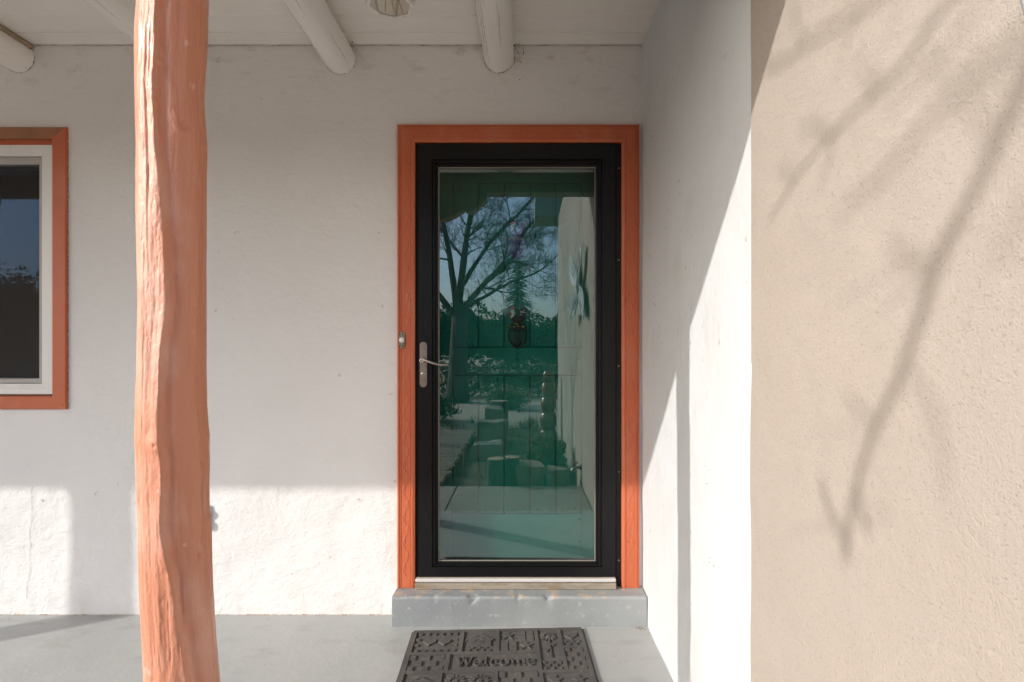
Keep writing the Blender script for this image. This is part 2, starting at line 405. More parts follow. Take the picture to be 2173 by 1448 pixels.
mb = MB(); joint(mb, (-6, -.004, uz(97) - .001), (XR, -.004, uz(97) - .001), .0026, 2); mb.build('ceiling_joint', 'caulk', fw)
mb = MB(); pts = []
for i in range(40):
    t = i / 39; pts.append((ux(70 - 12 * t) + .012 * mn.noise(Vector((t * 6, 2, 0))) + .004 * mn.noise(Vector((t * 30, 5, 0))), -.0055 * mn.noise(Vector((0, 0, 0))) - .002 - .006 * fb(ux(70 - 12 * t), uz(1030 + 240 * t), 3.1, 2.3), uz(1030 + 240 * t)))
mb.tube(pts, [.0003 + .0006 * max(0, mn.noise(Vector((i * .4, 8, 0))) + .2) for i in range(40)], 4); mb.build('hairline_crack', 'crack_fill', fw)
# dim room behind the wall
m = MB().box(-8, XR + 0.3, 0.225, 3.2, -0.25, 2.74)
for i in (4,): pass
room = m.build('interior', 'dark_interior'); tag(room, None, kind='structure')
bm = bmesh.new(); bm.from_mesh(room.data)
# open the room towards the two openings: replace the front face by strips
fr = [f for f in bm.faces if all(abs(v.co.y - 0.225) < 1e-4 for v in f.verts)]
bmesh.ops.delete(bm, geom=fr, context='FACES_ONLY')
us = [-8, WIN[0], WIN[1], DOOR[0], DOOR[1], XR + 0.3]; vs = [-0.25, WIN[2], DOOR[3], WIN[3], 2.74]; vs.sort()
for i in range(len(us) - 1):
    for j in range(len(vs) - 1):
        a = (us[i] + us[i + 1]) / 2; b = (vs[j] + vs[j + 1]) / 2
        if any(h[0] < a < h[1] and h[2] < b < h[3] for h in (WIN, DOOR)): continue
        bm.faces.new([bm.verts.new(p) for p in ((us[i], .225, vs[j]), (us[i + 1], .225, vs[j]), (us[i + 1], .225, vs[j + 1]), (us[i], .225, vs[j + 1]))])
bm.to_mesh(room.data); bm.free()

# side wall: white plaster by the porch, beige stucco beyond it
YB = -1.161; YE = -5.7
sw = thing('side_wall', 'side wall of white plaster beside the door, turning to sunlit beige stucco', 'wall', (XR, 0, 0))
V, F = wall_grid(-2.0, 0.03, -0.2, 3.3, 0.022, [], lambda a, b, d: (XR - d, a, b), 0.005, 2.0)
o = MB().add(V, F).build('white_plaster', 'white_side_plaster', sw, smooth=True); o['label'] = 'smooth white plaster half nearest the door'
V, F = wall_grid(YE, YB, -0.3, 3.3, 0.028, [], lambda a, b, d: (XR - 0.006 - d, a, b), 0.004, 1.7,
                 edge=lambda a, b: a + (0.007 * fb(b, 2, 1, 3.2) if abs(a - YB) < 1e-4 else 0))
mm = MB().add(V, F); mm.box(XR - 0.0015, XR + 0.3, YE, YB + 0.012, -0.3, 3.3)
o = mm.build('beige_stucco', 'beige_stucco', sw, smooth=True, autosmooth=40); o['label'] = 'sandy beige stucco with branch shadows'
MB().box(XR + 0.01, XR + 0.29, YB + 0.013, 0.2, -0.3, 3.29).build('wall_core', 'beige_stucco', sw)
o = MB().box(XR - 0.36, XR + 0.6, YE - 0.7, YE - 0.02, 3.34, 3.82).build('eave', 'green_grey_soffit', sw); o['label'] = 'grey green eave at the far end of the wall'

# ---------------------------------------------------------------- porch roof
ZC = uz(97)
pr = thing('porch_roof', 'white boarded porch ceiling with fascia above the door', 'roof', (0, 0, ZC))
pm = None
y = -0.004; k = 0
while y > -1.84:
    w = 0.088 if k == 0 else 0.118
    w = min(w, 1.848 + y)
    if w < 0.02: break
    if k in (0,) or abs(w - 0.118) > 1e-6 or pm is None:
        mb = MB()
        L0, L1 = -8.0, XR + 0.01
        # board with small V edges on its lower face
        prof = [(0, 0.02), (0, 0.004), (0.004, 0.0), (w - 0.004, 0.0), (w, 0.004), (w, 0.02)]
        v = [(L0, -a, b) for a, b in prof] + [(L1, -a, b) for a, b in prof]
        n = len(prof); f = [tuple(range(n)), tuple(range(2 * n - 1, n - 1, -1))] + [(i, n + i, n + (i + 1) % n, (i + 1) % n) for i in range(n)]
        mb.add(v, f)
        me_o = mb.build('plank', 'white_wood'); me = me_o.data; bpy.data.objects.remove(me_o)
        if k > 0 and abs(w - 0.118) < 1e-6: pm = me
    else: me = pm
    dz = 0.0012 * math.sin(k * 2.3)
    place(me, 'plank', pr, (0, y, ZC + dz))
    y -= w + 0.0035; k += 1
MB().box(-8, XR + 0.29, -1.895, 0.24, ZC + 0.025, 2.9).build('roof_deck', 'brown_wood', pr)
MB().cbox(-8.02, XR + 0.0, -1.89, -1.855, 2.5, ZC + 0.024, 0.003).build('fascia', 'white_wood', pr)

# ceiling logs
def log_beam(x, label, seed, r=0.0695):
    rnd = random.Random(seed); V = []; F = []; n = 40; ny = 60
    for j in range(ny):
        yy = 0.06 - j * (1.86 / (ny - 1))
        for i in range(n):
            t = 2 * PI * i / n
            rr = r * (1 + 0.05 * mn.noise(Vector((math.cos(t) * 1.1 + seed, yy * 1.4, math.sin(t) * 1.1))) + 0.028 * mn.noise(Vector((math.cos(t) * 3.5 + seed, yy * 3, math.sin(t) * 3.5))))
            cx = x + 0.006 * math.sin(yy * 2.4 + seed); V.append((cx + rr * math.cos(t), yy, 2.553 + rr * math.sin(t) + 0.004 * math.sin(yy * 1.9 + seed * 2)))
    for j in range(ny - 1):
        for i in range(n): F.append((j * n + i, j * n + (i + 1) % n, (j + 1) * n + (i + 1) % n, (j + 1) * n + i))
    F += [tuple(range(n)), tuple((ny - 1) * n + i for i in range(n - 1, -1, -1))]
    o = MB().add(V, F).build('ceiling_log', 'white_log', smooth=True, autosmooth=50, origin=(x, 0, 2.55))
    tag(o, label, 'beam', 'white painted log beams under the porch ceiling')
    mb = MB(); n_ = 60; pts = []; rad = []
    for k in range(n_ + 1):
        a = PI * .98 + (PI * 1.04) * k / n_; pts.append((x + .006 * math.sin(seed) + (r + .001) * math.cos(a), -.003, 2.553 + .004 * math.sin(seed * 2) + (r + .001) * math.sin(a))); rad.append(max(.0004, .0028 * (.5 + 1.1 * mn.noise(Vector((k * .35, seed, 0))))))
    mb.tube(pts, rad, 5); mb.build('caulk_ring', 'caulk', o)
    for k in range(4):
        a = PI * 1.5 + rnd.uniform(-.9, .9); y0_ = rnd.uniform(-1.2, -.1); ln = rnd.uniform(.25, .6); pts = []; rad = []
        for i in range(20):
            yy = y0_ + ln * (i / 19 - .5); a2 = a + .05 * mn.noise(Vector((yy * 12, seed, k))); rr = r * (1 + 0.05 * mn.noise(Vector((math.cos(a2) * 1.1 + seed, yy * 1.4, math.sin(a2) * 1.1))) + 0.028 * mn.noise(Vector((math.cos(a2) * 3.5 + seed, yy * 3, math.sin(a2) * 3.5)))) - .0004
            pts.append((x + .006 * math.sin(yy * 2.4 + seed) + rr * math.cos(a2), yy, 2.553 + rr * math.sin(a2) + .004 * math.sin(yy * 1.9 + seed * 2))); rad.append(.0003 + .0011 * math.sin(PI * i / 19))
        MB().tube(pts, rad, 5).build('drying_crack', 'caulk', o)
    if seed == 4:
        bt_ = MB().cbox(x + .03, x + .068, -1.0, -.012, 2.592, 2.6105, .003).build('batten', 'cut_wood', o); bt_['label'] = 'bare tan batten on top of the log'
log_beam(ux(1057), 'white log beam under the porch ceiling nearest above the door', 1)
log_beam(ux(720), 'white log beam under the ceiling between door and post, left of the lantern', 2)
log_beam(ux(384), 'white log beam mostly hidden behind the orange post', 3)
log_beam(ux(44), 'white log beam under the ceiling above the window, leftmost', 4)

# header beam with scalloped corbels
PX, PY = -0.727, -1.32
P2X = -1.933 - 1.32 * math.tan(SUN_AZ)
hb = thing('header_beam', 'long header beam with scalloped corbels on top of the porch posts', 'beam', (PX, PY, 2.33))
MB().cbox(-8, XR - 0.004, PY - 0.055, PY + 0.06, 2.335, 2.478, 0.006).build('beam', 'header_paint', hb)
prof = [(0, 2.155)]
for k in range(9):
    t = k / 8; prof.append((0.10 + 0.20 * t, 2.215 - 0.065 * math.sin(PI * (0.35 + 0.65 * t)) + 0.0 * t))
for k in range(9):
    t = k / 8; prof.append((0.305 + 0.115 * t, 2.225 - 0.035 * math.sin(PI * t) + 0.025 * t))
prof += [(0.424, 2.262), (0.448, 2.262), (0.448, 2.285), (0.468, 2.285), (0.468, 2.333)]
full = [(-a, b) for a, b in reversed(prof[1:])] + prof
for cx in (PX, P2X):
    MB().prism(full, lambda a, b, h, cx=cx: (cx + a, PY + h, b), -0.05, 0.055).build('corbel', 'header_paint', hb)

# ---------------------------------------------------------------- orange log posts
def make_post(px, py, label, seed, table, mirror=False):
    """table: height -> left and right profile of the trunk (metres from its axis)"""
    tz = [r[0] for r in table]; tl = [r[1] for r in table]; tr_ = [r[2] for r in table]
    n, nz = 220, 560; zt = 2.17
    phi_c = math.atan2(-1.08, 0.727)          # the side that faces the camera
    ridge = [(2.2, -.50), (1.93, -.42), (1.78, -.40), (1.62, -.42), (1.46, -.24), (1.3, -.14), (1.2, -.30), (1.06, -.36), (0.96, -.28), (0.85, -.34), (0.75, -.12), (0.65, 0.0), (0.5, .18), (0.3, .3), (0, .5)]
    ridge.reverse()
    crack = [(0, -.2), (.5, -.45), (.9, -.62), (1.2, -.58), (1.35, -.62), (1.6, -.66), (1.9, -.62), (2.2, -.6)]
    knots = [(1.655, 0.36, .030), (0.98, .80, .035), (0.79, .58, .022), (1.02, -.45, .012), (1.35, .10, .016), (1.78, -.25, .012)]
    V = []; F = []
    for j in range(nz):
        z = zt * j / (nz - 1)
        l = np.interp(z, tz, tl); rr_ = np.interp(z, tz, tr_)
        cx = px + (l + rr_) / 2; r0 = (rr_ - l) / 2
        ra = np.interp(z, [a for a, b in ridge], [b for a, b in ridge]) + 0.03 * mn.noise(Vector((seed, 0, z * 14)))
        ca = np.interp(z, [a for a, b in crack], [b for a, b in crack]) + 0.03 * mn.noise(Vector((seed + 5, 0, z * 20)))
        cdep = max(0, mn.noise(Vector((seed + 9, 3, z * 5))) + 0.25)
        for i in range(n):
            ph = 2 * PI * i / n; c, s_ = math.cos(ph), math.sin(ph)
            dl = (ph - phi_c + PI) % (2 * PI) - PI
            q = dl - math.asin(max(-1, min(1, ra)))
            d = 0.0045 * math.exp(-(q / 0.16) ** 2)
            if 0 < q < 0.9: d -= 0.007 * math.exp(-((q - 0.20) / 0.17) ** 2)
            d += 0.0022 * math.exp(-((q - 0.95) / 0.2) ** 2)
            q2 = dl - math.asin(max(-1, min(1, ca)))
            d -= 0.0042 * cdep * math.exp(-(q2 / 0.022) ** 2)
            for q0_, zc0, zc1, dpt in ((.12, .62, .98, .003), (-.78, 1.0, 1.55, .0035), (.45, 1.15, 1.42, .002), (-.25, .50, .80, .0028), (-.55, 1.62, 1.95, .003), (.72, .55, .75, .002)):
                if zc0 < z < zc1:
                    q3 = dl - math.asin(q0_) - .10 * (z - zc0) - .03 * mn.noise(Vector((q0_ * 9, z * 22, 1)))
                    if abs(q3) < .1: d -= dpt * math.sin(PI * (z - zc0) / (zc1 - zc0)) * math.exp(-(q3 / .016) ** 2) * max(0, .5 + 1.2 * mn.noise(Vector((z * 16, q0_ * 5, 3))))
            for kz, ku, kr in knots:
                e = math.hypot((dl - math.asin(ku)) * r0, z - kz) / kr
                if e < 3: d += 0.0035 * math.exp(-(e * 0.8) ** 2) - 0.004 * math.exp(-(e / 0.32) ** 2) * (1 + mn.noise(Vector((ph * 30, z * 200, 0))))
            d -= 0.0016 * max(0, mn.noise(Vector((c * 17 + seed, s_ * 17, z * 19))) - .12)
            d += 0.0035 * mn.noise(Vector((c * 1.7 + seed, s_ * 1.7, z * 1.6)))
            d += 0.0020 * mn.noise(Vector((c * 4 + seed, s_ * 4, z * 4.5)))
            d += 0.0009 * mn.noise(Vector((c * 10 + seed, s_ * 10, z * 9)))
            d += 0.00035 * mn.noise(Vector((c * 28 + seed, s_ * 28, z * 24)))
            r = r0 + d + 0.0015
            V.append((cx + r * c, py + r * s_, z))
    for j in range(nz - 1):
        for i in range(n):
            F.append((j * n + i, j * n + (i + 1) % n, (j + 1) * n + (i + 1) % n, (j + 1) * n + i))
    F += [tuple(range(n - 1, -1, -1)), tuple((nz - 1) * n + i for i in range(n))]
    o = MB().add(V, F).build('porch_post', 'post_paint', smooth=True, origin=(px, py, 0))
    tag(o, label, 'post', 'orange log porch posts'); return o
sil = [(0, 293, 440), (89, 287, 438), (199, 285, 431), (252, 286, 433), (300, 288, 437), (480, 289, 436.5), (646, 292, 434.6), (772, 290, 434), (861, 288, 437),
       (927, 286.5, 442), (960, 289, 440), (1061, 291, 441), (1112, 292, 444), (1246, 296, 448.7), (1364, 303, 456), (1448, 305.5, 464), (1740, 317, 482)]
tab = []
for yv, a, b in sil:      # sight lines to both edges of the round trunk give its axis and radius
    al, ar = math.atan((1110 - a) / 1109.0), math.atan((1110 - b) / 1109.0)
    ax_ = -1.08 * math.tan((al + ar) / 2); rr = math.hypot(1.08, ax_) * math.sin((al - ar) / 2)
    tab.append((1.2 + (750 - yv) / 1027.0, ax_ - rr - PX, ax_ + rr - PX))
tab = [(2.3, tab[0][1] - .002, tab[0][2] + .002)] + tab; tab.sort()
make_post(PX, PY, 'glossy orange painted log post standing left of the door', 3.3, tab)
make_post(P2X, PY, 'orange painted log post farther along the porch, outside the view', 11.7, [(0, -.083, .083), (0.5, -.076, .076), (2.3, -.071, .071)])

# ---------------------------------------------------------------- swept trim boards
def board(profile, c0, c1, inward, w, m0, m1):
    """profile (u in 0..1 across, height); c0->c1 along the outer edge in (x, z); mitre offsets m0/m1 in metres"""
    c0 = Vector((c0[0], 0, c0[1])); c1 = Vector((c1[0], 0, c1[1])); inn = Vector((inward[0], 0, inward[1])); d = (c1 - c0).normalized()
    n = len(profile); v = []
    for p, mo, sg in ((c0, m0, 1), (c1, m1, -1)):
        for u, h in profile: q = p + inn * (u * w) + d * (u * mo * sg); v.append((q.x, h, q.z))
    f = [tuple(range(n)), tuple(range(2 * n - 1, n - 1, -1))] + [(i, n + i, n + (i + 1) % n, (i + 1) % n) for i in range(n)]
    return v, f

# door casing with carved vine
dc = thing('door_casing', 'orange carved door casing with vine relief around the black storm door', 'door frame', (ux(1100), 0, 0.13))
CP = [(0, .005), (0, -.018), (.05, -.021), (.10, -.021), (.125, -.017), (.15, -.021), (.21, -.0205), (.235, -.0175), (.26, -.019), (.74, -.019), (.765, -.0175), (.79, -.0205), (.88, -.0205), (1, -.017), (1, .03)]
CW = 37 / 462
xl, xr, zt_, zb_ = ux(845), ux(1355), uz(268), 0.131
def vine(mb, put, length, s0=0.05):
    """a stem that waves along the board with curled leaves and berries; put(along, across, height)"""
    per = 0.118; a = s0; pts = []
    while a < length - 0.03:
        pts.append(put(a, 0.0125 * math.sin(2 * PI * a / per), -.0195)); a += 0.006
    mb.tube(pts, 0.0012, 6)
    k = 0; a = s0 + per * 0.25
    while a < length - 0.08:
        sg = 1 if k % 2 == 0 else -1
        # leaf on the hollow side, pointing along the stem
        leaf = []
        for i in range(9):
            t = i / 8; leaf.append((a - 0.004 + 0.042 * t, sg * (-0.002 - 0.0135 * math.sin(PI * min(1, t * 1.02)) ** 0.8 * (1 - 0.35 * t) - 0.004 * t)))
        back = [(a + 0.038 - 0.036 * i / 6, sg * (-0.0045 + 0.0045 * i / 6)) for i in range(7)]
        n = len(leaf) + len(back); ol = leaf + back
        v = [put(p, q, -.0188) for p, q in ol] + [put(sum(p for p, q in ol) / n, sum(q for p, q in ol) / n, -.0222)]
        mb.add(v, [(i, (i + 1) % n, n) for i in range(n)])
        for (da, dq) in ((0.052, -0.010), (0.047, 0.004)):
            p = put(a + da, sg * dq, -.019); mb.lathe([(0.0017, 0), (0.0013, -.0012), (0.0005, -.0018)], p, 'Y', 6)
        a += per / 2; k += 1
pieces = [
    ('side_board', board(CP, (xl, zb_), (xl, zt_), (1, 0), CW, 0, CW), lambda a, q, h: (xl + CW * .5 + q, h, zb_ + a), zt_ - zb_ - CW, 'trim_paint'),
    ('side_board', board(CP, (xr, zb_), (xr, zt_), (-1, 0), CW, 0, CW), lambda a, q, h: (xr - CW * .5 - q, h, zb_ + a), zt_ - zb_ - CW, 'trim_paint'),
    ('top_board', board(CP, (xl, zt_), (xr, zt_), (0, -1), CW, CW, CW), lambda a, q, h: (xl + CW + a, h, zt_ - CW * .5 + q), xr - xl - 2 * CW, 'trim_paint')]
for nm, (v, f), put, ln, mt in pieces:
    b = MB().add(v, f).build(nm, mt, dc)
    mb = MB(); vine(mb, put, ln); mb.build('vine_relief', mt, b, smooth=True, autosmooth=50)
    mb = MB(); rnd = random.Random(len(nm) + int(ln * 100))
    for k in range(7):
        p = put(ln * (0.04 + 0.92 * (k + rnd.uniform(-.15, .15)) / 6), rnd.choice((-.026, .0, .024)), -.0195)
        mb.lathe([(0.003, 0.0), (0.003, -.0006), (0.0014, -.001)], p, 'Y', 8)
    mb.build('nail_head', 'black_gap', b)
# ragged caulk where casing meets the plaster
mb = MB(); rnd = random.Random(4)
def caulk_line(mb, p0, p1, w, seed):
    p0, p1 = Vector(p0), Vector(p1); L = (p1 - p0).length; n = int(L / 0.012); pts = []; rad = []
    for i in range(n + 1):
        t = i / n; pts.append(p0.lerp(p1, t)); rad.append(max(0.0004, w * (0.55 + 0.9 * mn.noise(Vector((t * L * 25, seed, 0))))))
    mb.tube(pts, rad, 5)
caulk_line(mb, (xl - .001, -.0015, zb_), (xl - .001, -.0015, zt_), 0.0032, 1); caulk_line(mb, (xl, -.0015, zt_ + .001), (xr, -.0015, zt_ + .001), 0.004, 2)
caulk_line(mb, (xr + .001, -.0015, zb_), (xr + .001, -.0015, zt_), 0.004, 3)
mb.build('caulk_line', 'caulk', dc)

# ---------------------------------------------------------------- storm door
sd = thing('storm_door', 'black framed storm door with one tall glass pane and curved handle', 'storm door', (ux(1100), 0, 0.16))
jl, jr, jt = ux(882.5), ux(1319.5), uz(305)
MB().box(jl, ux(888), .0, .05, .132, jt - .008).build('jamb', 'black_gap', sd)
MB().cbox(ux(1306.5), jr, -.004, .05, .132, jt - .008, .002).build('hinge_rail', 'black_aluminium', sd)
MB().box(jl, jr, .0, .05, jt - .0078, jt).build('head_jamb', 'black_gap', sd)
a0, a1, b0, b1 = ux(888.5), ux(1306), uz(1222), uz(308.5)
FP = [(0, .045), (0, -.012), (.02, -.0145), (.70, -.0145), (.72, -.006), (.775, -.006), (.79, -.0095), (.845, -.0095), (.86, -.002), (.90, -.002), (.91, .004), (1, .006), (1, .045)]
wl, wr, wt, wb = ux(930) - a0, a1 - ux(1264), b1 - uz(354), uz(1192) - b0
for nm, (v, f) in (('stile', board(FP, (a0, b0), (a0, b1), (1, 0), wl, wb, wt)), ('stile', board(FP, (a1, b0), (a1, b1), (-1, 0), wr, wb, wt)),
                   ('top_rail', board(FP, (a0, b1), (a1, b1), (0, -1), wt, wl, wr)), ('bottom_rail', board(FP, (a0, b0), (a1, b0), (0, 1), wb, wl, wr))):
    MB().add(v, f).build(nm, 'black_aluminium', sd)
gx0, gx1, gz0, gz1 = ux(929), ux(1265), uz(1193), uz(353)
MB().box(gx0, gx1, .012, .016, gz0, gz1).build('glass_pane', 'door_glass', sd)['label'] = 'clear glass pane mirroring bare trees and garden'
gk = MB(); w = .0035
for (p, q, r_, s_) in ((ux(930) + .0003, ux(930) + w, uz(1192) + w, uz(354) - w), (ux(1264) - w, ux(1264) - .0003, uz(1192) + w, uz(354) - w), (ux(930) + .0003, ux(1264) - .0003, uz(1192) + .0003, uz(1192) + w), (ux(930) + .0003, ux(1264) - .0003, uz(354) - w, uz(354) - .0003)):
    gk.box(p, q, .006, .0115, r_, s_)
gk.build('glazing_bead', 'gasket', sd)
MB().cbox(ux(885), ux(1304), -.018, .04, .168, uz(1222.4), .002).build('sweep_rail', 'sill_metal', sd)
MB().cbox(ux(884), ux(1305), -.030, .0, .160, .1755, .003).build('sweep_strip', 'white_strip', sd)
sc = MB().lathe([(.0032, .0), (.0032, -.0012), (.0018, -.0022)], (0, 0, 0), 'Y', 10); so = sc.build('screw', 'nickel'); sm = so.data; bpy.data.objects.remove(so)
for vv in (358, 552, 777, 1001, 1189): place(sm, 'screw', sd, (ux(1313), -.004, uz(vv)))
# handle set
hx, hz = ux(898.5), uz(766)
out = [(-.011, .0), (-.0165, .012), (-.0165, .19), (-.011, .2), (-.004, .203), (.004, .203), (.011, .2), (.0165, .19), (.0165, .012), (.011, .0), (.004, -.003), (-.004, -.003)]
pz = uz(820)
pl = MB().prism(out, lambda a, b, h: (ux(900) + a, h, pz + b), -.0145, -.0185, 0.0)
pl.prism([(a * .74, .1 + (b - .1) * .93) for a, b in out], lambda a, b, h: (ux(900) + a, h, pz + b), -.0186, -.0215, 0.03)
plate_o = pl.build('handle_plate', 'nickel', sd)
lk = MB().lathe([(.0085, 0), (.0085, -.004), (.0065, -.0055)], (ux(900), -.0216, uz(793)), 'Y', 20); lk.build('lock_cylinder', 'nickel', plate_o, smooth=True, autosmooth=40)
MB().box(ux(900) - .0012, ux(900) + .0012, -.0285, -.027, uz(793) - .005, uz(793) + .004).build('keyhole', 'black_gap', plate_o)
lv = MB(); sp = []
for i in range(26):
    t = i / 25; an = -0.6 - t * 2 * PI * 1.15; rr = .003 + .0085 * t
    sp.append((hx + rr * math.cos(an), -.050 - .003 * t, hz + rr * math.sin(an)))
lv.lathe([(.010, 0), (.008, -.008), (.008, -.03)], (hx, -.0216, hz), 'Y', 18)
lv.tube(sp, [.0028] * 26, 8)
arm = []; ra = []
for i in range(22):
    t = i / 21
    arm.append((hx + .003 + .115 * t, -.052 - .006 * math.sin(PI * t), hz + .0115 - .012 * math.sin(t * PI * .55) * 1.0 - .034 * (t ** 1.0) * (1 - .25 * t) + .010 * t ** 3)); ra.append(.0042 + .0022 * math.sin(PI * t) - .001 * t)
lv.tube(arm, ra, 10)
lv.build('lever', 'nickel', sd, smooth=True, autosmooth=45)

# metal sill under the door
sl = MB().cbox(ux(884), ux(1305), -.036, .12, .131, .1575, .002); tag(sl.build('door_sill', 'sill_metal', origin=(0, 0, .131)), 'worn tan metal sill under the black storm door', 'sill')

# ---------------------------------------------------------------- green entrance door behind the glass
YD = .134
def dx(u): return (u - 1110) / 437.6
def dz(v): return 1.2 + (750 - v) / 437.6
fd = thing('front_door', 'green plank door with iron studs seen through the storm door glass', 'door', (0, YD, .16))
X0, X1, Z0, Z1 = ux(868), ux(1332), .16, uz(290)
pl_, pr_ = dx(960), dx(1235); zu0, zu1, zl0, zl1 = dz(738), dz(387), dz(1092), dz(796)
MB().cbox(X0, pl_, YD, YD + .04, Z0, Z1, .0025).build('door_stile', 'green_paint', fd)
MB().cbox(pr_, X1, YD, YD + .04, Z0, Z1, .0025).build('door_stile', 'green_paint', fd)
for nm, q0, q1 in (('door_rail', Z0, zl0), ('door_rail', zl1, zu0), ('door_rail', zu1, Z1)):
    MB().cbox(pl_ + .0005, pr_ - .0005, YD + .0006, YD + .04, q0, q1, .0025).build(nm, 'green_rail_paint', fd)
pw = (pr_ - pl_) / 5
for (q0, q1) in ((zl0, zl1), (zu0, zu1)):
    for k in range(5):
        MB().cbox(pl_ + k * pw + .001, pl_ + (k + 1) * pw - .001, YD + .007, YD + .03, q0 + .001, q1 - .001, .005).build('door_plank', 'green_paint', fd)
st = MB().lathe([(.0065, 0), (.0055, -.0028), (.003, -.0045), (.0008, -.005)], (0, 0, 0), 'Y', 12); so = st.build('stud', 'green_paint', smooth=True); stm = so.data; bpy.data.objects.remove(so)
rows = [(397, .007), (728, .007), (806, .007), (948, .007), (1082, .007)]
for vv, off in rows:
    for k in range(5):
        for q in (.25, .75): place(stm, 'stud', fd, (pl_ + (k + q) * pw, YD + off, dz(vv)))
for vv in (376, 762, 1103, 1149):
    for u in (965, 1098, 1228): place(stm, 'stud', fd, (dx(u), YD + .0006 if u == 1098 else YD, dz(vv)))
kn = MB().lathe([(.032, 0), (.032, -.006), (.014, -.01), (.012, -.03), (.024, -.042), (.027, -.055), (.02, -.066), (.005, -.069)], (dx(931), YD, dz(803)), 'Y', 24)
kn.build('knob', 'nickel', fd, smooth=True, autosmooth=50)
# iron rooster knocker
def knocker(cx, cz, sc_, iron, neck, comb, nm, label):
    y0 = YD + .007
    put = lambda a, b, h: (cx + a * sc_, y0 + h * sc_, cz + b * sc_)
    base = MB()
    base.prism([(-.045, .0), (-.052, .012), (-.045, .024), (-.02, .03), (.02, .03), (.045, .026), (.053, .012), (.046, .0), (.03, -.008), (-.03, -.008)], put, 0, -.018, .12)
    base.prism([(-.012, -.005), (.012, -.005), (.018, -.05), (.022, -.075), (.0, -.1), (-.02, -.078), (-.018, -.05)], put, 0, -.020, .15)
    base.tube([put(-.04, 0, -.012), put(-.046, -.03, -.014), (put(-.04, -.065, -.014)), put(-.02, -.09, -.013), put(0, -.1, -.012), put(.02, -.09, -.013), put(.038, -.065, -.014), put(.043, -.03, -.014), put(.04, 0, -.012)], .0065 * sc_, 8)
    b = base.build(nm, iron, fd, smooth=True, autosmooth=40); b['label'] = label
    body = MB()
    body.prism([(-.034, .055), (-.03, .04), (-.018, .03), (.02, .03), (.034, .045), (.05, .075), (.053, .1), (.045, .118), (.03, .122), (.016, .112), (.012, .095), (.014, .075), (.006, .066), (-.01, .07), (-.022, .078)], put, 0, -.020, .14)
    body.build('rooster_body', iron, b, smooth=True, autosmooth=40)
    nk = MB().prism([(-.036, .055), (-.018, .066), (-.012, .085), (-.016, .102), (-.026, .108), (-.036, .102), (-.04, .09)], put, -.001, -.022, .12); nk.build('rooster_neck', neck, b)
    cb = MB().prism([(-.038, .102), (-.04, .112), (-.033, .12), (-.024, .124), (-.014, .12), (-.01, .108), (-.018, .104), (-.028, .108)], put, -.002, -.019, .1)
    cb.prism([(-.04, .09), (-.044, .078), (-.036, .07), (-.03, .078), (-.032, .088)], put, -.0225, -.026, .1); cb.build('rooster_comb', comb, b)
    gd = MB()
    for a in (-.04, -.017, .026, .036): gd.lathe([(.0055 * sc_, 0), (.004 * sc_, -.004 * sc_), (.001, -.006 * sc_)], put(a, .014, -.0165), 'Y', 10)
    gd.tube([put(-.014, .03, -.02), put(-.004, .031, -.021), put(.004, .026, -.021), put(.0, .018, -.021), put(.012, .013, -.02)], .0022 * sc_, 6)
    gd.build('gilt_flower', 'gold_paint', b, smooth=True)
knocker(dx(1098), dz(699), .90, 'iron', 'rooster_white', 'rooster_red', 'knocker', 'dark iron rooster knocker with gilt flowers')
knocker(dx(1097), dz(513), .80, 'ghost_purple', 'rooster_white', 'rooster_red', 'ghost_rooster', 'purple ghost image above the knocker, built as a solid rooster')  # ghost image in the glass, modelled as a second solid rooster
# reveal between the doors
m = MB(); m.box(ux(866) + .001, ux(868) - .0005, .05, YD + .06, .16, Z1); m.box(ux(1332) + .0005, ux(1334) - .001, .05, YD + .06, .16, Z1); m.box(ux(868), ux(1332), .052, YD + .06, uz(290) + .0005, uz(288) - .001)
m.build('door_jamb', 'black_gap', fd)

# ---------------------------------------------------------------- concrete step
sx0, sx1, sy0, sz = -.5756, XR - .004, -.106, .13
bm = bmesh.new(); bmesh.ops.create_grid(bm, x_segments=1, y_segments=1, size=.5); bm.free()
nx_, ny_, nz_ = 170, 22, 20
def step_pt(a, b, c):
    x = sx0 + (sx1 - sx0) * a; y = sy0 + (.06 - sy0) * b; z = sz * c
    ey = max(0, (sy0 + .012 - y) / .012); ez = max(0, (z - (sz - .012)) / .012)
    if ey > 0 and ez > 0:
        q = math.hypot(ey, ez)
        if q > 1: y += (1 - 1 / q) * ey * .012; z -= (1 - 1 / q) * ez * .012
    edge = math.exp(-((y - sy0) / .03) ** 2) * math.exp(-((z - sz) / .03) ** 2)
    for cxk, wk, dk in ((ux(1008), .02, .010), (ux(1160), .018, .008), (ux(1100), .010, .004), (ux(930), .012, .004)):
        g = math.exp(-((x - cxk) / wk) ** 2) * edge * (1 + .7 * mn.noise(Vector((x * 90, y * 90, z * 90))))
        z -= dk * g; y += dk * g * .8
    nn = mn.noise(Vector((x * 9, y * 9, z * 9)))
    y -= .001 * nn * (1 if b < .5 else 0); z += .0015 * mn.noise(Vector((x * 12, y * 12, 5))) * c
    return (x, y, z)
m = MB()
def sheet(n1, n2, fn):
    V = [fn(i / n1, j / n2) for j in range(n2 + 1) for i in range(n1 + 1)]
    F = [(j * (n1 + 1) + i, j * (n1 + 1) + i + 1, (j + 1) * (n1 + 1) + i + 1, (j + 1) * (n1 + 1) + i) for j in range(n2) for i in range(n1)]
    m.add(V, F)
bb = lambda t: t ** 1.8
cc = lambda t: 1 - (1 - t) ** 1.8
sheet(nx_, nz_, lambda a, t: step_pt(a, 0, cc(t))); sheet(nx_, ny_, lambda a, t: step_pt(a, bb(t), 1))
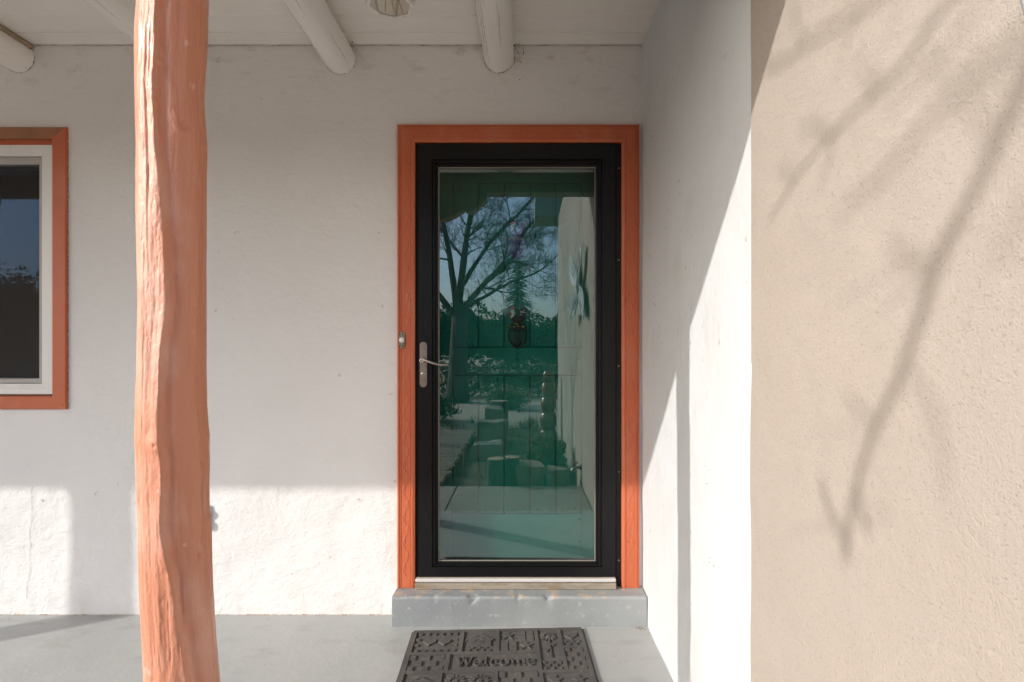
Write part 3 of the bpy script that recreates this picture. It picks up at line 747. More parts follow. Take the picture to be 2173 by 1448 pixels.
sheet(ny_, nz_, lambda a, t: step_pt(0, bb(a), cc(t))); sheet(ny_, nz_, lambda a, t: step_pt(1, bb(a), cc(t)))
tag(m.build('door_step', 'step_paint', smooth=True, merge=True, autosmooth=60), 'grey painted concrete step with chipped edge below the door', 'step')

# ---------------------------------------------------------------- window
wd = thing('window', 'white framed window in an orange casing left of the post', 'window', ((WIN[0] + WIN[1]) / 2, 0, WIN[2]))
cw = 30 / 462
CPW = [(0, .02), (0, -.010), (.06, -.013), (.94, -.013), (1, -.010), (1, .10)]
bx0, bx1, bz0, bz1 = WIN[0], WIN[1], WIN[2], WIN[3]
ct = 24 / 462; cb_ = 27 / 462
for nm, (v, f), mt in (('casing_board', board(CPW, (bx0, bz0), (bx0, bz1), (1, 0), cw, cb_, ct), 'trim_paint'), ('casing_board', board(CPW, (bx1, bz0), (bx1, bz1), (-1, 0), cw, cb_, ct), 'trim_paint'),
                       ('top_casing', board(CPW, (bx0, bz1), (bx1, bz1), (0, -1), ct, cw, cw), 'brown_trim_paint'), ('bottom_casing', board(CPW, (bx0, bz0), (bx1, bz0), (0, 1), cb_, cw, cw), 'trim_paint')):
    MB().add(v, f).build(nm, mt, wd)
ix0, ix1, iz0, iz1 = bx0 + cw, bx1 - cw, bz0 + cb_, bz1 - ct
VP = [(0, .12), (0, -.006), (.55, -.006), (.6, .000), (.75, .000), (.8, .006), (1, .006), (1, .12)]
vw = 30 / 462 * .96
MB().box(ix0 + .001, ix1 - .001, .004, .1, iz1 - .028, iz1 - .0005).build('head_lip', 'trim_paint', wd)
MB().box(ix0 + .001, ix1 - .001, .012, .1, iz0 + .0005, iz0 + .010).build('sill_lip', 'brown_trim_paint', wd)
fz0, fz1 = iz0 + .010, iz1 - .0285
for nm, (v, f) in (('frame', board(VP, (ix0, fz0), (ix0, fz1), (1, 0), vw, vw * .75, vw * .75)), ('frame', board(VP, (ix1, fz0), (ix1, fz1), (-1, 0), vw, vw * .75, vw * .75)),
                   ('frame', board(VP, (ix0, fz1), (ix1, fz1), (0, -1), vw * .75, vw, vw)), ('frame', board(VP, (ix0, fz0), (ix1, fz0), (0, 1), vw * .75, vw, vw))):
    MB().add(v, f).build(nm, 'white_vinyl', wd)
qx0, qx1, qz0, qz1 = ix0 + vw, ix1 - vw, fz0 + vw * .75, fz1 - vw * .75
SP = [(0, .1), (0, .010), (.2, .008), (.8, .008), (1, .012), (1, .1)]
for nm, (v, f) in (('screen_frame', board(SP, (qx0 + .002, qz0 + .002), (qx0 + .002, qz1 - .002), (1, 0), .014, .022, .034)), ('screen_frame', board(SP, (qx1 - .002, qz0 + .002), (qx1 - .002, qz1 - .002), (-1, 0), .014, .022, .034)),
                   ('screen_frame', board(SP, (qx0 + .002, qz1 - .002), (qx1 - .002, qz1 - .002), (0, -1), .034, .014, .014)), ('screen_frame', board(SP, (qx0 + .002, qz0 + .002), (qx1 - .002, qz0 + .002), (0, 1), .022, .014, .014))):
    MB().add(v, f).build(nm, 'screen_frame', wd)
MB().box(qx0 + .004, qx1 - .004, .040, .044, qz0 + .004, qz1 - .004).build('glass_pane', 'window_glass', wd)
MB().add([(qx0 + .006, .020, qz0 + .006), (qx1 - .006, .020, qz0 + .006), (qx1 - .006, .020, qz1 - .006), (qx0 + .006, .020, qz1 - .006)], [(0, 1, 2, 3)]).build('insect_screen', 'insect_screen', wd)
mb = MB(); caulk_line(mb, (bx1 + .001, -.001, bz0), (bx1 + .001, -.001, bz1), .0025, 7); mb.build('caulk_line', 'caulk', wd)
MB().lathe([(.005, 0), (.004, -.002), (.001, -.003)], (bx1 - .018, -.0128, bz0 + .02), 'Y', 10).build('plug', 'trim_paint', wd)

# ---------------------------------------------------------------- doorbell
db = thing('doorbell', 'small brass doorbell with white button on the orange casing', 'doorbell', (ux(855.5), -.02, uz(722)))
o_ = []
for k in range(40):
    t = 2 * PI * k / 40; a = .0165 * math.cos(t); b = .041 * math.sin(t)
    q = 1 + .08 * math.cos(6 * t) if abs(math.sin(t)) > .6 else 1.0
    o_.append((max(-.0155, min(.0155, a * 1.25)) * q * (1 if abs(math.sin(t)) < .85 else .8), b))
pt = lambda a, b, h: (ux(855.5) + a, h, uz(722) + b)
mb = MB().prism(o_, pt, -.019, -.0235, .08); mb.prism([(a * .8, b * .62) for a, b in o_], pt, -.0236, -.026, .05)
pb = mb.build('plate', 'antique_brass', db)
for sg in (-1, 1):
    rl = MB(); rl.lathe([(.004, 0), (.003, -.002), (.001, -.003)], pt(0, sg * .03, -.0235), 'Y', 10); rl.lathe([(.0025, 0), (.001, -.002)], pt(.006, sg * .022, -.0236), 'Y', 8); rl.lathe([(.0025, 0), (.001, -.002)], pt(-.006, sg * .022, -.0236), 'Y', 8)
    rl.build('ornament', 'antique_brass', pb, smooth=True)
bt = MB().lathe([(.0118, 0), (.0118, -.003), (.009, -.004), (.009, -.0035), (.0085, -.006), (.005, -.0075), (.001, -.008)], pt(0, 0, -.026), 'Y', 24); bt.build('button', 'button_white', db, smooth=True, autosmooth=45)

# ---------------------------------------------------------------- outlet box
ox1 = ux(449); oz0, oz1 = uz(1124), uz(1072)
ob = thing('outlet_box', 'small grey outdoor outlet low on the wall behind the orange post', 'outlet', (ox1 - .035, 0, oz0))
MB().cbox(ox1 - .072, ox1, -.010, .0, oz0, oz1, .003).build('cover_plate', 'outlet_plastic', ob)
for zc in (oz0 + .03, oz0 + .083):
    b = MB().lathe([(.021, 0), (.021, -.004), (.018, -.011), (.008, -.014), (.001, -.0145)], (ox1 - .0225, -.0102, zc), 'Y', 20).build('flip_lid', 'outlet_plastic', ob, smooth=True, autosmooth=50)
MB().box(ox1 - .066, ox1 - .05, -.0115, -.0101, oz0 + .02, oz1 - .02).build('seam', 'black_gap', ob)

# ---------------------------------------------------------------- lantern under the ceiling
lx, ly, lz = -.448, -2.4 + 1.76, 2.375
ln_ = thing('ceiling_lantern', 'white framed octagonal glass lantern hanging under the porch ceiling', 'lantern', (lx, ly, ZC))
oc = lambda r, z, k: (lx + r * math.cos(PI / 4 * k + PI / 2), ly + r * math.sin(PI / 4 * k + PI / 2), z)
ca = MB().lathe([(.055, 0), (.06, -.012), (.03, -.03), (.012, -.034), (.012, -.06)], (lx, ly, ZC), 'Z', 32); ca.build('canopy', 'white_vinyl', ln_, smooth=True, autosmooth=40)
fr_ = MB(); r1, r2, z1, z2 = .074, .108, lz, lz + .09
for k in range(8):
    fr_.tube([oc(r1, z1, k), oc(r1, z1, k + 1)], .0065, 6); fr_.tube([oc(r2, z2, k), oc(r2, z2, k + 1)], .006, 6); fr_.tube([oc(r1, z1, k), oc(r2, z2, k)], .005, 6)
    fr_.tube([oc(r2, z2, k), oc(.04, ZC - .055, k)], .005, 6)
fo = fr_.build('frame', 'white_vinyl', ln_)
for k in range(8):
    MB().lathe([(.0085, .008), (.0085, -.006), (.005, -.010)], oc(r1, z1, k), 'Z', 12).build('knob', 'white_vinyl', fo, smooth=True, autosmooth=40)
    a, b, c_, d = [Vector(p) for p in (oc(r1 - .003, z1, k), oc(r1 - .003, z1, k + 1), oc(r2 - .003, z2, k + 1), oc(r2 - .003, z2, k))]
    MB().add([a, b, c_, d], [(0, 1, 2, 3)]).build('side_pane', 'lantern_glass', ln_)
    MB().add([oc(r1 - .004, z1 + .002, k), oc(r1 - .004, z1 + .002, k + 1), (lx, ly, z1 + .002)], [(0, 1, 2)]).build('bottom_pane', 'lantern_glass', ln_)
    MB().add([oc(r2 - .003, z2, k), oc(r2 - .003, z2, k + 1), oc(.038, ZC - .056, k + 1), oc(.038, ZC - .056, k)], [(0, 1, 2, 3)]).build('top_panel', 'white_vinyl', ln_)
mb = MB()
for k in range(3):
    mb.tube([(lx, ly, z2 + .09), (lx + .01 * (k - 1), ly - .004 * k, z2), (lx + .02 * (k - 1), ly + .02, z1 + .04), (lx + .03 * (k - 1), ly + .05 + .006 * k, z1 + .008)], .0018, 5)
mb.build('filament', 'bulb_wire', ln_)
mb = MB().lathe([(.012, 0), (.016, -.02), (.02, -.05), (.014, -.075), (.003, -.085)], (lx, ly, z2 + .04), 'Z', 16); mb.build('bulb', 'lantern_glass', ln_, smooth=True)

# ---------------------------------------------------------------- door mat
mat_ang = math.atan2(.028, .72)
dm = thing('door_mat', 'dark rubber door mat with raised hearts, birdhouse and Welcome lettering', 'door mat', (0, 0, 0))
MW, MD = .722, .462
put = lambda u, v, h: (u, -v, h)
e = .008
rim = MB().prism([(-e, -e * .5), (MW + e, -e * .5), (MW + e, MD + e), (-e, MD + e)], put, .0005, .004); rim.build('flange', 'rubber_mat', dm)
bs = MB().prism([(.0, 0), (MW, 0), (MW, MD), (0, MD)], put, .0042, .0072, .004); bs.build('base', 'rubber_dust', dm)
cells = dict(hearts=(.017, .20, .016, .165), house=(.218, .352, .016, .168), stars=(.367, .514, .016, .168), flower=(.529, .612, .016, .30), heart=(.627, .705, .016, .14), check2=(.627, .705, .153, .30),
             check1=(.017, .158, .182, .287), word=(.175, .514, .182, .287), house2=(.017, .142, .301, .447), flowers=(.158, .347, .301, .447), check3=(.363, .514, .301, .447), stars2=(.529, .705, .314, .447))
us = [.0012, MW - .0012]; vs = [.0012, MD - .0012]
for c in cells.values(): us += [c[0], c[1]]; vs += [c[2], c[3]]
HT = .0140; HB = .0072
MB().plate(us, vs, list(cells.values()), put, HB - .0005, HT).build('rib_frame', 'rubber_mat', dm)
def raised(name, outline, h=HT - .0006, tp=.06):
    MB().prism(outline, put, HB - .0004, h, tp).build(name, 'rubber_mat', dm)
def blk(u0, u1, v0, v1): return [(u0, v0), (u1, v0), (u1, v1), (u0, v1)]
def heart(cu, cv, s):
    pts = []
    for k in range(28):
        t = 2 * PI * k / 28; pts.append((cu + s * 16 * math.sin(t) ** 3 / 17, cv - s * (13 * math.cos(t) - 5 * math.cos(2 * t) - 2 * math.cos(3 * t) - math.cos(4 * t)) / 17))
    return pts
def star(cu, cv, r, a0=-PI / 2): return [(cu + (r if k % 2 == 0 else r * .36) * math.cos(a0 + PI * k / 5), cv + (r if k % 2 == 0 else r * .36) * math.sin(a0 + PI * k / 5)) for k in range(10)]
def checks(c, nu, nv, par=0, fill=.80):
    du = (c[1] - c[0]) / nu; dv = (c[3] - c[2]) / nv
    for i in range(nu):
        for j in range(nv):
            if (i + j) % 2 == par:
                MB().prism(blk(c[0] + (i + .5 - fill / 2) * du, c[0] + (i + .5 + fill / 2) * du, c[2] + (j + .5 - fill / 2) * dv, c[2] + (j + .5 + fill / 2) * dv), put, HB - .0004, HT - .0008, .1).build('check_block', 'rubber_mat', dm)
c = cells['hearts']
for k in range(6):
    for vv in (c[2] + .013, c[3] - .013): u = c[0] + .018 + k * (c[1] - c[0] - .036) / 5; MB().prism(blk(u - .0085, u + .0085, vv - .008, vv + .008), put, HB - .0004, HT - .0008, .1).build('check_block', 'rubber_mat', dm)
for vv in (c[2] + .055, c[2] + .095):
    for u in (c[0] + .013, c[1] - .013): MB().prism(blk(u - .0085, u + .0085, vv - .008, vv + .008), put, HB - .0004, HT - .0008, .1).build('check_block', 'rubber_mat', dm)
mid = (c[2] + c[3]) / 2
raised('heart', heart(c[0] + .063, mid - .002, .029)); raised('heart', heart(c[0] + .124, mid - .002, .029))
def birdhouse(c):
    cu = (c[0] + c[1]) / 2; h = c[3] - c[2]; w = (c[1] - c[0])
    mb = MB(); hw = w * .36; zt = c[2] + h * .14
    body = [(cu - hw, c[2] + h * .40), (cu, zt + h * .10), (cu + hw, c[2] + h * .40), (cu + hw, c[2] + h * .72), (cu - hw, c[2] + h * .72)]
    mb.prism(body, put, HB - .0004, HT - .0008, .02); mb.build('birdhouse', 'rubber_mat', dm)
    rf = MB()
    for sg in (-1, 1):
        rf.prism([(cu, zt - .004), (cu + sg * w * .44, c[2] + h * .42), (cu + sg * w * .41, c[2] + h * .47), (cu, zt + h * .075)], put, HB - .0004, HT + .0002, .03)
    rf.build('birdhouse_roof', 'rubber_mat', dm)
    rg = MB(); rr = w * .13
    pts = [put(cu + rr * math.cos(2 * PI * k / 24), c[2] + h * .52 + rr * math.sin(2 * PI * k / 24), HT - .0006) for k in range(25)]
    rg.tube(pts, .0016, 6); rg.build('birdhouse_ring', 'rubber_mat', dm)
    checks((cu - hw, cu + hw, c[2] + h * .76, c[3] - .008), 7, 2, 1)
birdhouse(cells['house']); birdhouse(cells['house2'])
c = cells['stars']; mu, mv = (c[0] + c[1]) / 2, (c[2] + c[3]) / 2
raised('star', star((c[0] + mu) / 2, (c[2] + mv) / 2, .03)); raised('star', star((c[1] + mu) / 2, (c[3] + mv) / 2, .03))
for (q0, q1, r0_, r1_) in ((mu, c[1], c[2], mv), (c[0], mu, mv, c[3])):
    for i in range(2):
        for j in range(2): MB().prism(blk(q0 + .005 + i * .034, q0 + .036 + i * .034, r0_ + .004 + j * .036, r0_ + .036 + j * .036), put, HB - .0004, HT - .0008, .05).build('check_block', 'rubber_mat', dm)
def flower(cu, cv, r, stem=0):
    mb = MB()
    for k in range(13):
        t = 2 * PI * k / 13; a, b = math.cos(t), math.sin(t)
        mb.prism([(cu + a * r * .42 - b * r * .05, cv + b * r * .42 + a * r * .05), (cu + a * r * .75 - b * r * .13, cv + b * r * .75 + a * r * .13), (cu + a * r, cv + b * r), (cu + a * r * .75 + b * r * .13, cv + b * r * .75 - a * r * .13), (cu + a * r * .42 + b * r * .05, cv + b * r * .42 - a * r * .05)], put, HB - .0004, HT - .0004, .08)
    mb.prism([(cu + .32 * r * math.cos(2 * PI * k / 14), cv + .32 * r * math.sin(2 * PI * k / 14)) for k in range(14)], put, HB - .0004, HT - .0002, .3)
    mb.build('flower', 'rubber_mat', dm)
    if stem:
        mb = MB().prism(blk(cu - .003 + .002, cu + .005, cv + r, cv + r + stem), put, HB - .0004, HT - .0004)
        for sg, vv in ((1, cv + r + .025), (-1, cv + r + .065)):
            mb.prism([(cu + sg * (.004 + .028 * math.sin(PI * q / 10 * .5)) , vv - .012 * math.sin(PI * q / 5)) if q <= 5 else (cu + sg * (.004 + .028 * math.sin(PI * (10 - q) / 10 * .5)), vv + .012 * math.sin(PI * (10 - q) / 5)) for q in range(10)], put, HB - .0004, HT - .0004, .06)
        mb.build('flower_stem', 'rubber_mat', dm)
c = cells['flower']; flower((c[0] + c[1]) / 2, c[2] + .048, .036, .115); checks((c[0] + .004, c[1] - .004, c[3] - .062, c[3] - .004), 5, 3, 0)
c = cells['heart']; raised('heart', heart((c[0] + c[1]) / 2, c[2] + .045, .032)); checks((c[0] + .004, c[1] - .004, c[3] - .044, c[3] - .006), 5, 2, 0)
checks(cells['check2'], 3, 5, 0); checks(cells['check1'], 5, 3, 0, .84); checks(cells['check3'], 5, 4, 0)
c = cells['flowers']; flower(c[0] + .05, c[2] + .05, .042, .05); flower(c[0] + .138, c[2] + .05, .042, .05)
c = cells['stars2']; raised('star', star(c[0] + .045, c[2] + .045, .034)); raised('star', star(c[1] - .045, c[2] + .045, .034))
# serif lettering
def ribbon(mb, pts, wid, o, s):
    L = []; Rr = []
    for i, p in enumerate(pts):
        q0 = pts[max(i - 1, 0)]; q1 = pts[min(i + 1, len(pts) - 1)]
        tx, ty = q1[0] - q0[0], q1[1] - q0[1]; l = math.hypot(tx, ty) or 1; nx, ny = -ty / l, tx / l
        w_ = (wid[i] if hasattr(wid, '__len__') else wid) / 2
        L.append((p[0] + nx * w_, p[1] + ny * w_)); Rr.append((p[0] - nx * w_, p[1] - ny * w_))
    poly = L + Rr[::-1]
    n = len(L)
    h0, h1 = HB - .0004, HT + .0006
    v = [put(o[0] + a * s, o[1] - b * s, h) for h in (h0, h1) for a, b in poly]; N_ = len(poly)
    f = [(N_ + i, N_ + i + 1, N_ + N_ - 2 - i, N_ + N_ - 1 - i) for i in range(n - 1)]
    f += [(i, (i + 1) % N_, N_ + (i + 1) % N_, N_ + i) for i in range(N_)]
    mb.add(v, f)
def arc(cx, cy_, rx, ry, t0, t1, n=18): return [(cx + rx * math.cos(R(t0 + (t1 - t0) * i / n)), cy_ + ry * math.sin(R(t0 + (t1 - t0) * i / n))) for i in range(n + 1)]
def aw(t0, t1, n=18, th=.15, tn=.055): return [tn + (th - tn) * abs(math.cos(R(t0 + (t1 - t0) * i / n))) for i in range(n + 1)]
s = .056; base_v = cells['word'][3] - .026; u = cells['word'][0] + .024
def letter(ch, u):
    mb = MB(); o = (u, base_v)
    if ch == 'W':
        ribbon(mb, [(.08, 1), (.36, .0)], .17, o, s); ribbon(mb, [(.37, .0), (.62, .93)], .075, o, s); ribbon(mb, [(.55, 1), (.84, .0)], .17, o, s); ribbon(mb, [(.85, .0), (1.13, 1)], .075, o, s)
        for a, b in ((-.06, .26), (.42, .72), (1.0, 1.26)): ribbon(mb, [(a, 1.0), (b, 1.0)], .065, o, s)
        adv = 1.30
    elif ch == 'l':
        ribbon(mb, [(.16, 0), (.16, 1.02)], .16, o, s); ribbon(mb, [(0, .03), (.33, .03)], .06, o, s); ribbon(mb, [(0, 1.0), (.2, 1.0)], .06, o, s); adv = .46
    elif ch in 'ec':
        t1 = 318 if ch == 'e' else 315
        t0 = 0 if ch == 'e' else 38
        ribbon(mb, arc(.3, .34, .25, .33, t0, t1), aw(t0, t1), o, s)
        if ch == 'e': ribbon(mb, [(.1, .37), (.56, .37)], .06, o, s)
        else: ribbon(mb, arc(.46, .5, .05, .06, 0, 360, 10), .08, o, s)
        adv = .70
    elif ch == 'o':
        ribbon(mb, arc(.33, .34, .27, .33, 0, 360, 28), aw(0, 360, 28), o, s); adv = .78
    elif ch == 'm':
        for a in (.14, .54, .94): ribbon(mb, [(a, 0), (a, .52 if a > .2 else .66)], .15, o, s); ribbon(mb, [(a - .15, .025), (a + .15, .025)], .055, o, s)
        for a in (.14, .54): ribbon(mb, arc(a + .22, .5, .18, .15, 170, 10, 10), [.055 + .09 * i / 10 for i in range(11)], o, s)
        ribbon(mb, [(-.02, .64), (.2, .64)], .055, o, s); adv = 1.18
    mb.build('letter', 'rubber_mat', dm); return u + adv * s * .905
u_ = u
for ch in 'Welcome': u_ = letter(ch, u_) + .0022
dm.location = (-.468, -.163, .0); dm.rotation_euler = (0, 0, mat_ang)

# ---------------------------------------------------------------- metal butterfly on the beige wall
bf = thing('butterfly_ornament', 'silvery metal butterfly hung high on the beige wall', 'wall ornament', (XR - .006, -2.295, 1.795))
wx0 = XR - .012
def wing(sg, pts, tilt, seed):
    """pts (along, up) from the body outwards; wings stand off the wall"""
    ctl = pts; pts = []
    for i in range(len(ctl) - 1):
        p0, p1, p2, p3 = [ctl[max(0, min(len(ctl) - 1, i + o_))] for o_ in (-1, 0, 1, 2)]
        for k in range(3):
            t = k / 3; pts.append(tuple(.5 * (2 * p1[q] + (p2[q] - p0[q]) * t + (2 * p0[q] - 5 * p1[q] + 4 * p2[q] - p3[q]) * t * t + (3 * p1[q] - p0[q] - 3 * p2[q] + p3[q]) * t ** 3) for q in (0, 1)))
    pts.append(ctl[-1])
    n = len(pts); rings = 7; V = []; F = []
    hinge = (0.012, (pts[0][1] + pts[-1][1]) / 2)
    def P(a, b, lift=0): return (wx0 - .02 - tilt * a - .018 * math.sin(min(1, a / .35) * PI) - lift, -2.295 + sg * a, 1.815 + b)
    for k in range(rings + 1):
        t = k / rings
        for a, b in pts: V.append(P(hinge[0] + (a - hinge[0]) * t, hinge[1] + (b - hinge[1]) * t, .004 * math.sin(t * 9)))
    for k in range(rings):
        for i in range(n - 1): F.append((k * n + i, k * n + i + 1, (k + 1) * n + i + 1, (k + 1) * n + i))
    V2 = [(x + .004, y_, z) for x, y_, z in V]; F2 = [tuple(len(V) + q for q in reversed(f)) for f in F]
    w_ = MB().add(V + V2, F + F2).build('wing', 'silver_paint', bf, smooth=True)
    vn = MB()
    for i in range(0, n, 4):
        a, b = pts[i]; vn.tube([P(hinge[0] + (a - hinge[0]) * t, hinge[1] + (b - hinge[1]) * t, .004) for t in (0.05, .3, .55, .8, 1)], [.005, .005, .0045, .004, .003], 6)
    vn.tube([P(a, b, .002) for a, b in pts], .005, 6); vn.build('wing_veins', 'silver_paint', w_, smooth=True)
upper = [(.015, .02), (.06, .12), (.14, .25), (.22, .31), (.30, .31), (.33, .25), (.31, .17), (.25, .10), (.16, .03), (.05, -.01)]
lower = [(.015, -.01), (.12, -.02), (.24, -.05), (.34, -.10), (.40, -.18), (.415, -.26), (.385, -.325), (.33, -.31), (.25, -.27), (.17, -.28), (.10, -.22), (.04, -.1)]
for sg in (-1, 1): wing(sg, upper, .20 if sg < 0 else .05, 1); wing(sg, lower, .15 if sg < 0 else .03, 2)
mb = MB().tube([(wx0 - .02, -2.295, 1.645), (wx0 - .035, -2.295, 1.705), (wx0 - .045, -2.295, 1.795), (wx0 - .045, -2.295, 1.865), (wx0 - .035, -2.295, 1.915)], [.008, .016, .02, .018, .010], 12)
for sg in (-1, 1): mb.tube([(wx0 - .04, -2.295, 1.905), (wx0 - .05, -2.295 + sg * .04, 1.985), (wx0 - .04, -2.295 + sg * .08, 2.025)], .003, 6)
mb.build('body', 'silver_paint', bf, smooth=True)
# faucet
wf = thing('wall_faucet', 'old hose faucet low on the beige wall', 'faucet', (XR - .006, -2.42, .1))
mb = MB().tube([(XR, -2.42, .14), (XR - .06, -2.42, .14), (XR - .09, -2.42, .12), (XR - .1, -2.42, .07)], [.014, .014, .016, .013], 10); fb_ = mb.build('spout', 'antique_brass', wf, smooth=True)
MB().lathe([(.006, 0), (.006, .03), (.028, .032), (.028, .042), (.006, .044)], (XR - .06, -2.42, .15), 'Z', 14).build('handle', 'red_stake', wf)
MB().lathe([(.03, 0), (.03, .01)], (XR - .016, -2.42, .14), 'X', 16).build('flange', 'antique_brass', wf)

# ================================================================== GARDEN (seen in the glass)
rnd = random.Random(7)
def rough_block(name, x0, x1, y0, y1, z0, z1, mat_, label, cat, grp=None, seed=1, c=.02):
    bm = bmesh.new(); bmesh.ops.create_cube(bm, size=1)
    for q in bm.verts: q.co = Vector(((x0 + x1) / 2 + q.co.x * (x1 - x0), (y0 + y1) / 2 + q.co.y * (y1 - y0), (z0 + z1) / 2 + q.co.z * (z1 - z0)))
    bmesh.ops.bevel(bm, geom=bm.edges[:], offset=c, segments=2, affect='EDGES')
    bmesh.ops.subdivide_edges(bm, edges=[e for e in bm.edges if e.calc_length() > .08], cuts=3, use_grid_fill=True)
    for q in bm.verts:
        q.co += Vector((mn.noise(q.co * 6 + Vector((seed, 0, 0))), mn.noise(q.co * 6 + Vector((0, seed, 0))), mn.noise(q.co * 6 + Vector((0, 0, seed))))) * .035
    bm.verts.index_update(); m = MB().add([q.co[:] for q in bm.verts], [[q.index for q in f.verts] for f in bm.faces]); bm.free()
    o = m.build(name, mat_, smooth=True, autosmooth=50, origin=((x0 + x1) / 2, (y0 + y1) / 2, z0)); tag(o, label, cat, grp); return o
rough_block('garden_block', -.05, .20, -2.62, -2.40, -.13, .16, 'stone', 'flat topped stone block by the path, next to the split stump', 'stone', 'stone blocks edging the garden bed', 1)
rough_block('garden_block', .21, .44, -2.60, -2.40, -.13, .12, 'stone', 'tilted stone block against the foot of the beige wall', 'stone', 'stone blocks edging the garden bed', 2)
rough_block('garden_block', -.62, -.26, -4.2, -3.75, -.13, .10, 'concrete', 'pale flat slab behind the stump', 'stone', 'stone blocks edging the garden bed', 3)
rough_block('garden_block', -.60, -.20, -4.75, -4.45, -.13, .30, 'stone', 'square stone block behind the pale slab', 'stone', 'stone blocks edging the garden bed', 4)
rough_block('garden_block', -.55, -.28, -5.3, -5.0, -.13, .42, 'stone', 'taller stone block at the back of the bed', 'stone', 'stone blocks edging the garden bed', 5)
def stump(x, y_, r, h, label, seed):
    s_ = thing('tree_stump', label, 'stump', (x, y_, -.12), 'cut stumps beside the path'); n = 28; V = []; F = []
    hs = [-.1, 0, h * .3, h * .7, h - .012, h]
    for k, z in enumerate(hs):
        for i in range(n):
            t = 2 * PI * i / n; q = r * (1 + .06 * mn.noise(Vector((math.cos(t) * 2 + seed, math.sin(t) * 2, z * 3))) + .03 * mn.noise(Vector((math.cos(t) * 7 + seed, math.sin(t) * 7, z * 3)))) * (.96 if k == len(hs) - 1 else 1)
            V.append((x + q * math.cos(t), y_ + q * math.sin(t), -.12 + z))
    for k in range(len(hs) - 1):
        for i in range(n): F.append((k * n + i, k * n + (i + 1) % n, (k + 1) * n + (i + 1) % n, (k + 1) * n + i))
    MB().add(V, F).build('trunk', 'bark', s_, smooth=True)
    MB().add(V[-n:], [tuple(range(n))]).build('cut_face', 'cut_wood', s_)
stump(-.255, -2.50, .085, .33, 'round cut stump by the path, left one of the pair', 1); stump(-.105, -2.52, .072, .34, 'round cut stump by the path, right one of the pair', 2)
stump(-.42, -6.6, .16, .5, 'thick cut stump farther back in the gravel', 3)
# timber walkway
dk = thing('timber_deck', 'weathered low timber deck left of the stumps', 'deck', (-1.8, -3.9, -.12))
so = MB().cbox(-1.25, 1.25, -.068, .068, -.02, .02, .004).build('deck_board', 'deck_wood'); dmh = so.data; bpy.data.objects.remove(so)
for k in range(22): place(dmh, 'deck_board', dk, (-1.98 + .02 * math.sin(k * 3.7), -2.62 - k * .145, .0 + .003 * math.sin(k * 5.1)), (0, 0, R(7)))
for xx in (-2.9, -1.2): MB().box(xx - .05, xx + .05, -5.8, -2.6, -.16, -.021).build('joist', 'deck_wood', dk)
tag(MB().tube([(-.62, -3.05, -.15), (-.615, -3.05, .16)], .013, 8).build('garden_stake', 'red_stake', origin=(-.62, -3.05, -.15)), 'thin red stake in front of the deck', 'stake')
# stacked ceramic pots by the wall
jt = thing('ceramic_tower', 'tall stack of glossy brown ceramic pots beside the beige wall', 'pots', (.36, -5.0, -.12))
z = -.12
for k, (r, h) in enumerate(((.13, .26), (.12, .24), (.11, .22), (.10, .2), (.08, .16))):
    MB().lathe([(r * .7, 0), (r * .95, h * .2), (r, h * .55), (r * .85, h * .85), (r * .75, h * .9), (r * .82, h * .99)], (.36, -5.0, z), 'Z', 28).build('pot', 'brown_ceramic', jt, smooth=True, autosmooth=60); z += h
# hedges / shrubs
def leaf_cloud(cx, cy_, cz, rx, ry, rz, n, size, seed, shell=.55, flat=0.0):
    rg = np.random.default_rng(seed)
    d = rg.normal(size=(n, 3)); d /= np.linalg.norm(d, axis=1)[:, None]
    rr = shell + (1 - shell) * rg.random(n) ** .6
    lump = 1 + .28 * np.sin(d[:, 0] * 5 + seed) * np.cos(d[:, 1] * 4.3 + seed * 2) + .15 * np.sin(d[:, 2] * 9 + seed)
    p = d * (rr * lump)[:, None] * np.array([rx, ry, rz]) + np.array([cx, cy_, cz])
    a = rg.normal(size=(n, 3)); a /= np.linalg.norm(a, axis=1)[:, None]; b = np.cross(a, rg.normal(size=(n, 3))); b /= np.linalg.norm(b, axis=1)[:, None]
    s_ = size * (.6 + .8 * rg.random(n))[:, None]
    V = np.stack([p - a * s_, p + b * s_ * .55, p + a * s_, p - b * s_ * .55], 1).reshape(-1, 3)
    return V.tolist(), [(4 * i, 4 * i + 1, 4 * i + 2, 4 * i + 3) for i in range(n)]
def shrub(x, y_, rx, ry, h, label, seed, mt='leaves_dark', n=1600):
    s_ = thing('shrub', label, 'shrub', (x, y_, -.12), 'shrubs across the garden')
    V, F = leaf_cloud(x, y_, -.12 + h * .5, rx, ry, h * .52, n * 3, .028 + .012 * h, seed, .3); MB().add(V, F).build('foliage', mt, s_)
    mb = MB()
    for k in range(6): a = k * 1.05; mb.tube([(x, y_, -.14), (x + .3 * rx * math.cos(a), y_ + .3 * ry * math.sin(a), -.12 + h * .5)], [.02, .008], 5)
    mb.build('stems', 'bark', s_)
shrub(-1.6, -13.5, 2.3, .9, 1.05, 'wide low shrub this side of the road, leftmost', 1); shrub(.6, -15.2, 1.8, .9, .95, 'wide low shrub this side of the road, in the middle', 2)
shrub(-.4, -6.9 - 3, .45, .35, .45, 'small round shrub in the gravel', 3, 'dry_grass', 900); shrub(.25, -3.2, .2, .18, .42, 'low plant between the stone blocks and beige wall', 4, 'dry_grass', 500)
shrub(-2.2, -7.6, .9, .6, .6, 'dark shrub behind the timber deck', 5); shrub(-6.5, -10, 1.6, 1.2, 1.5, 'tall dark shrub farther left in the garden', 6)

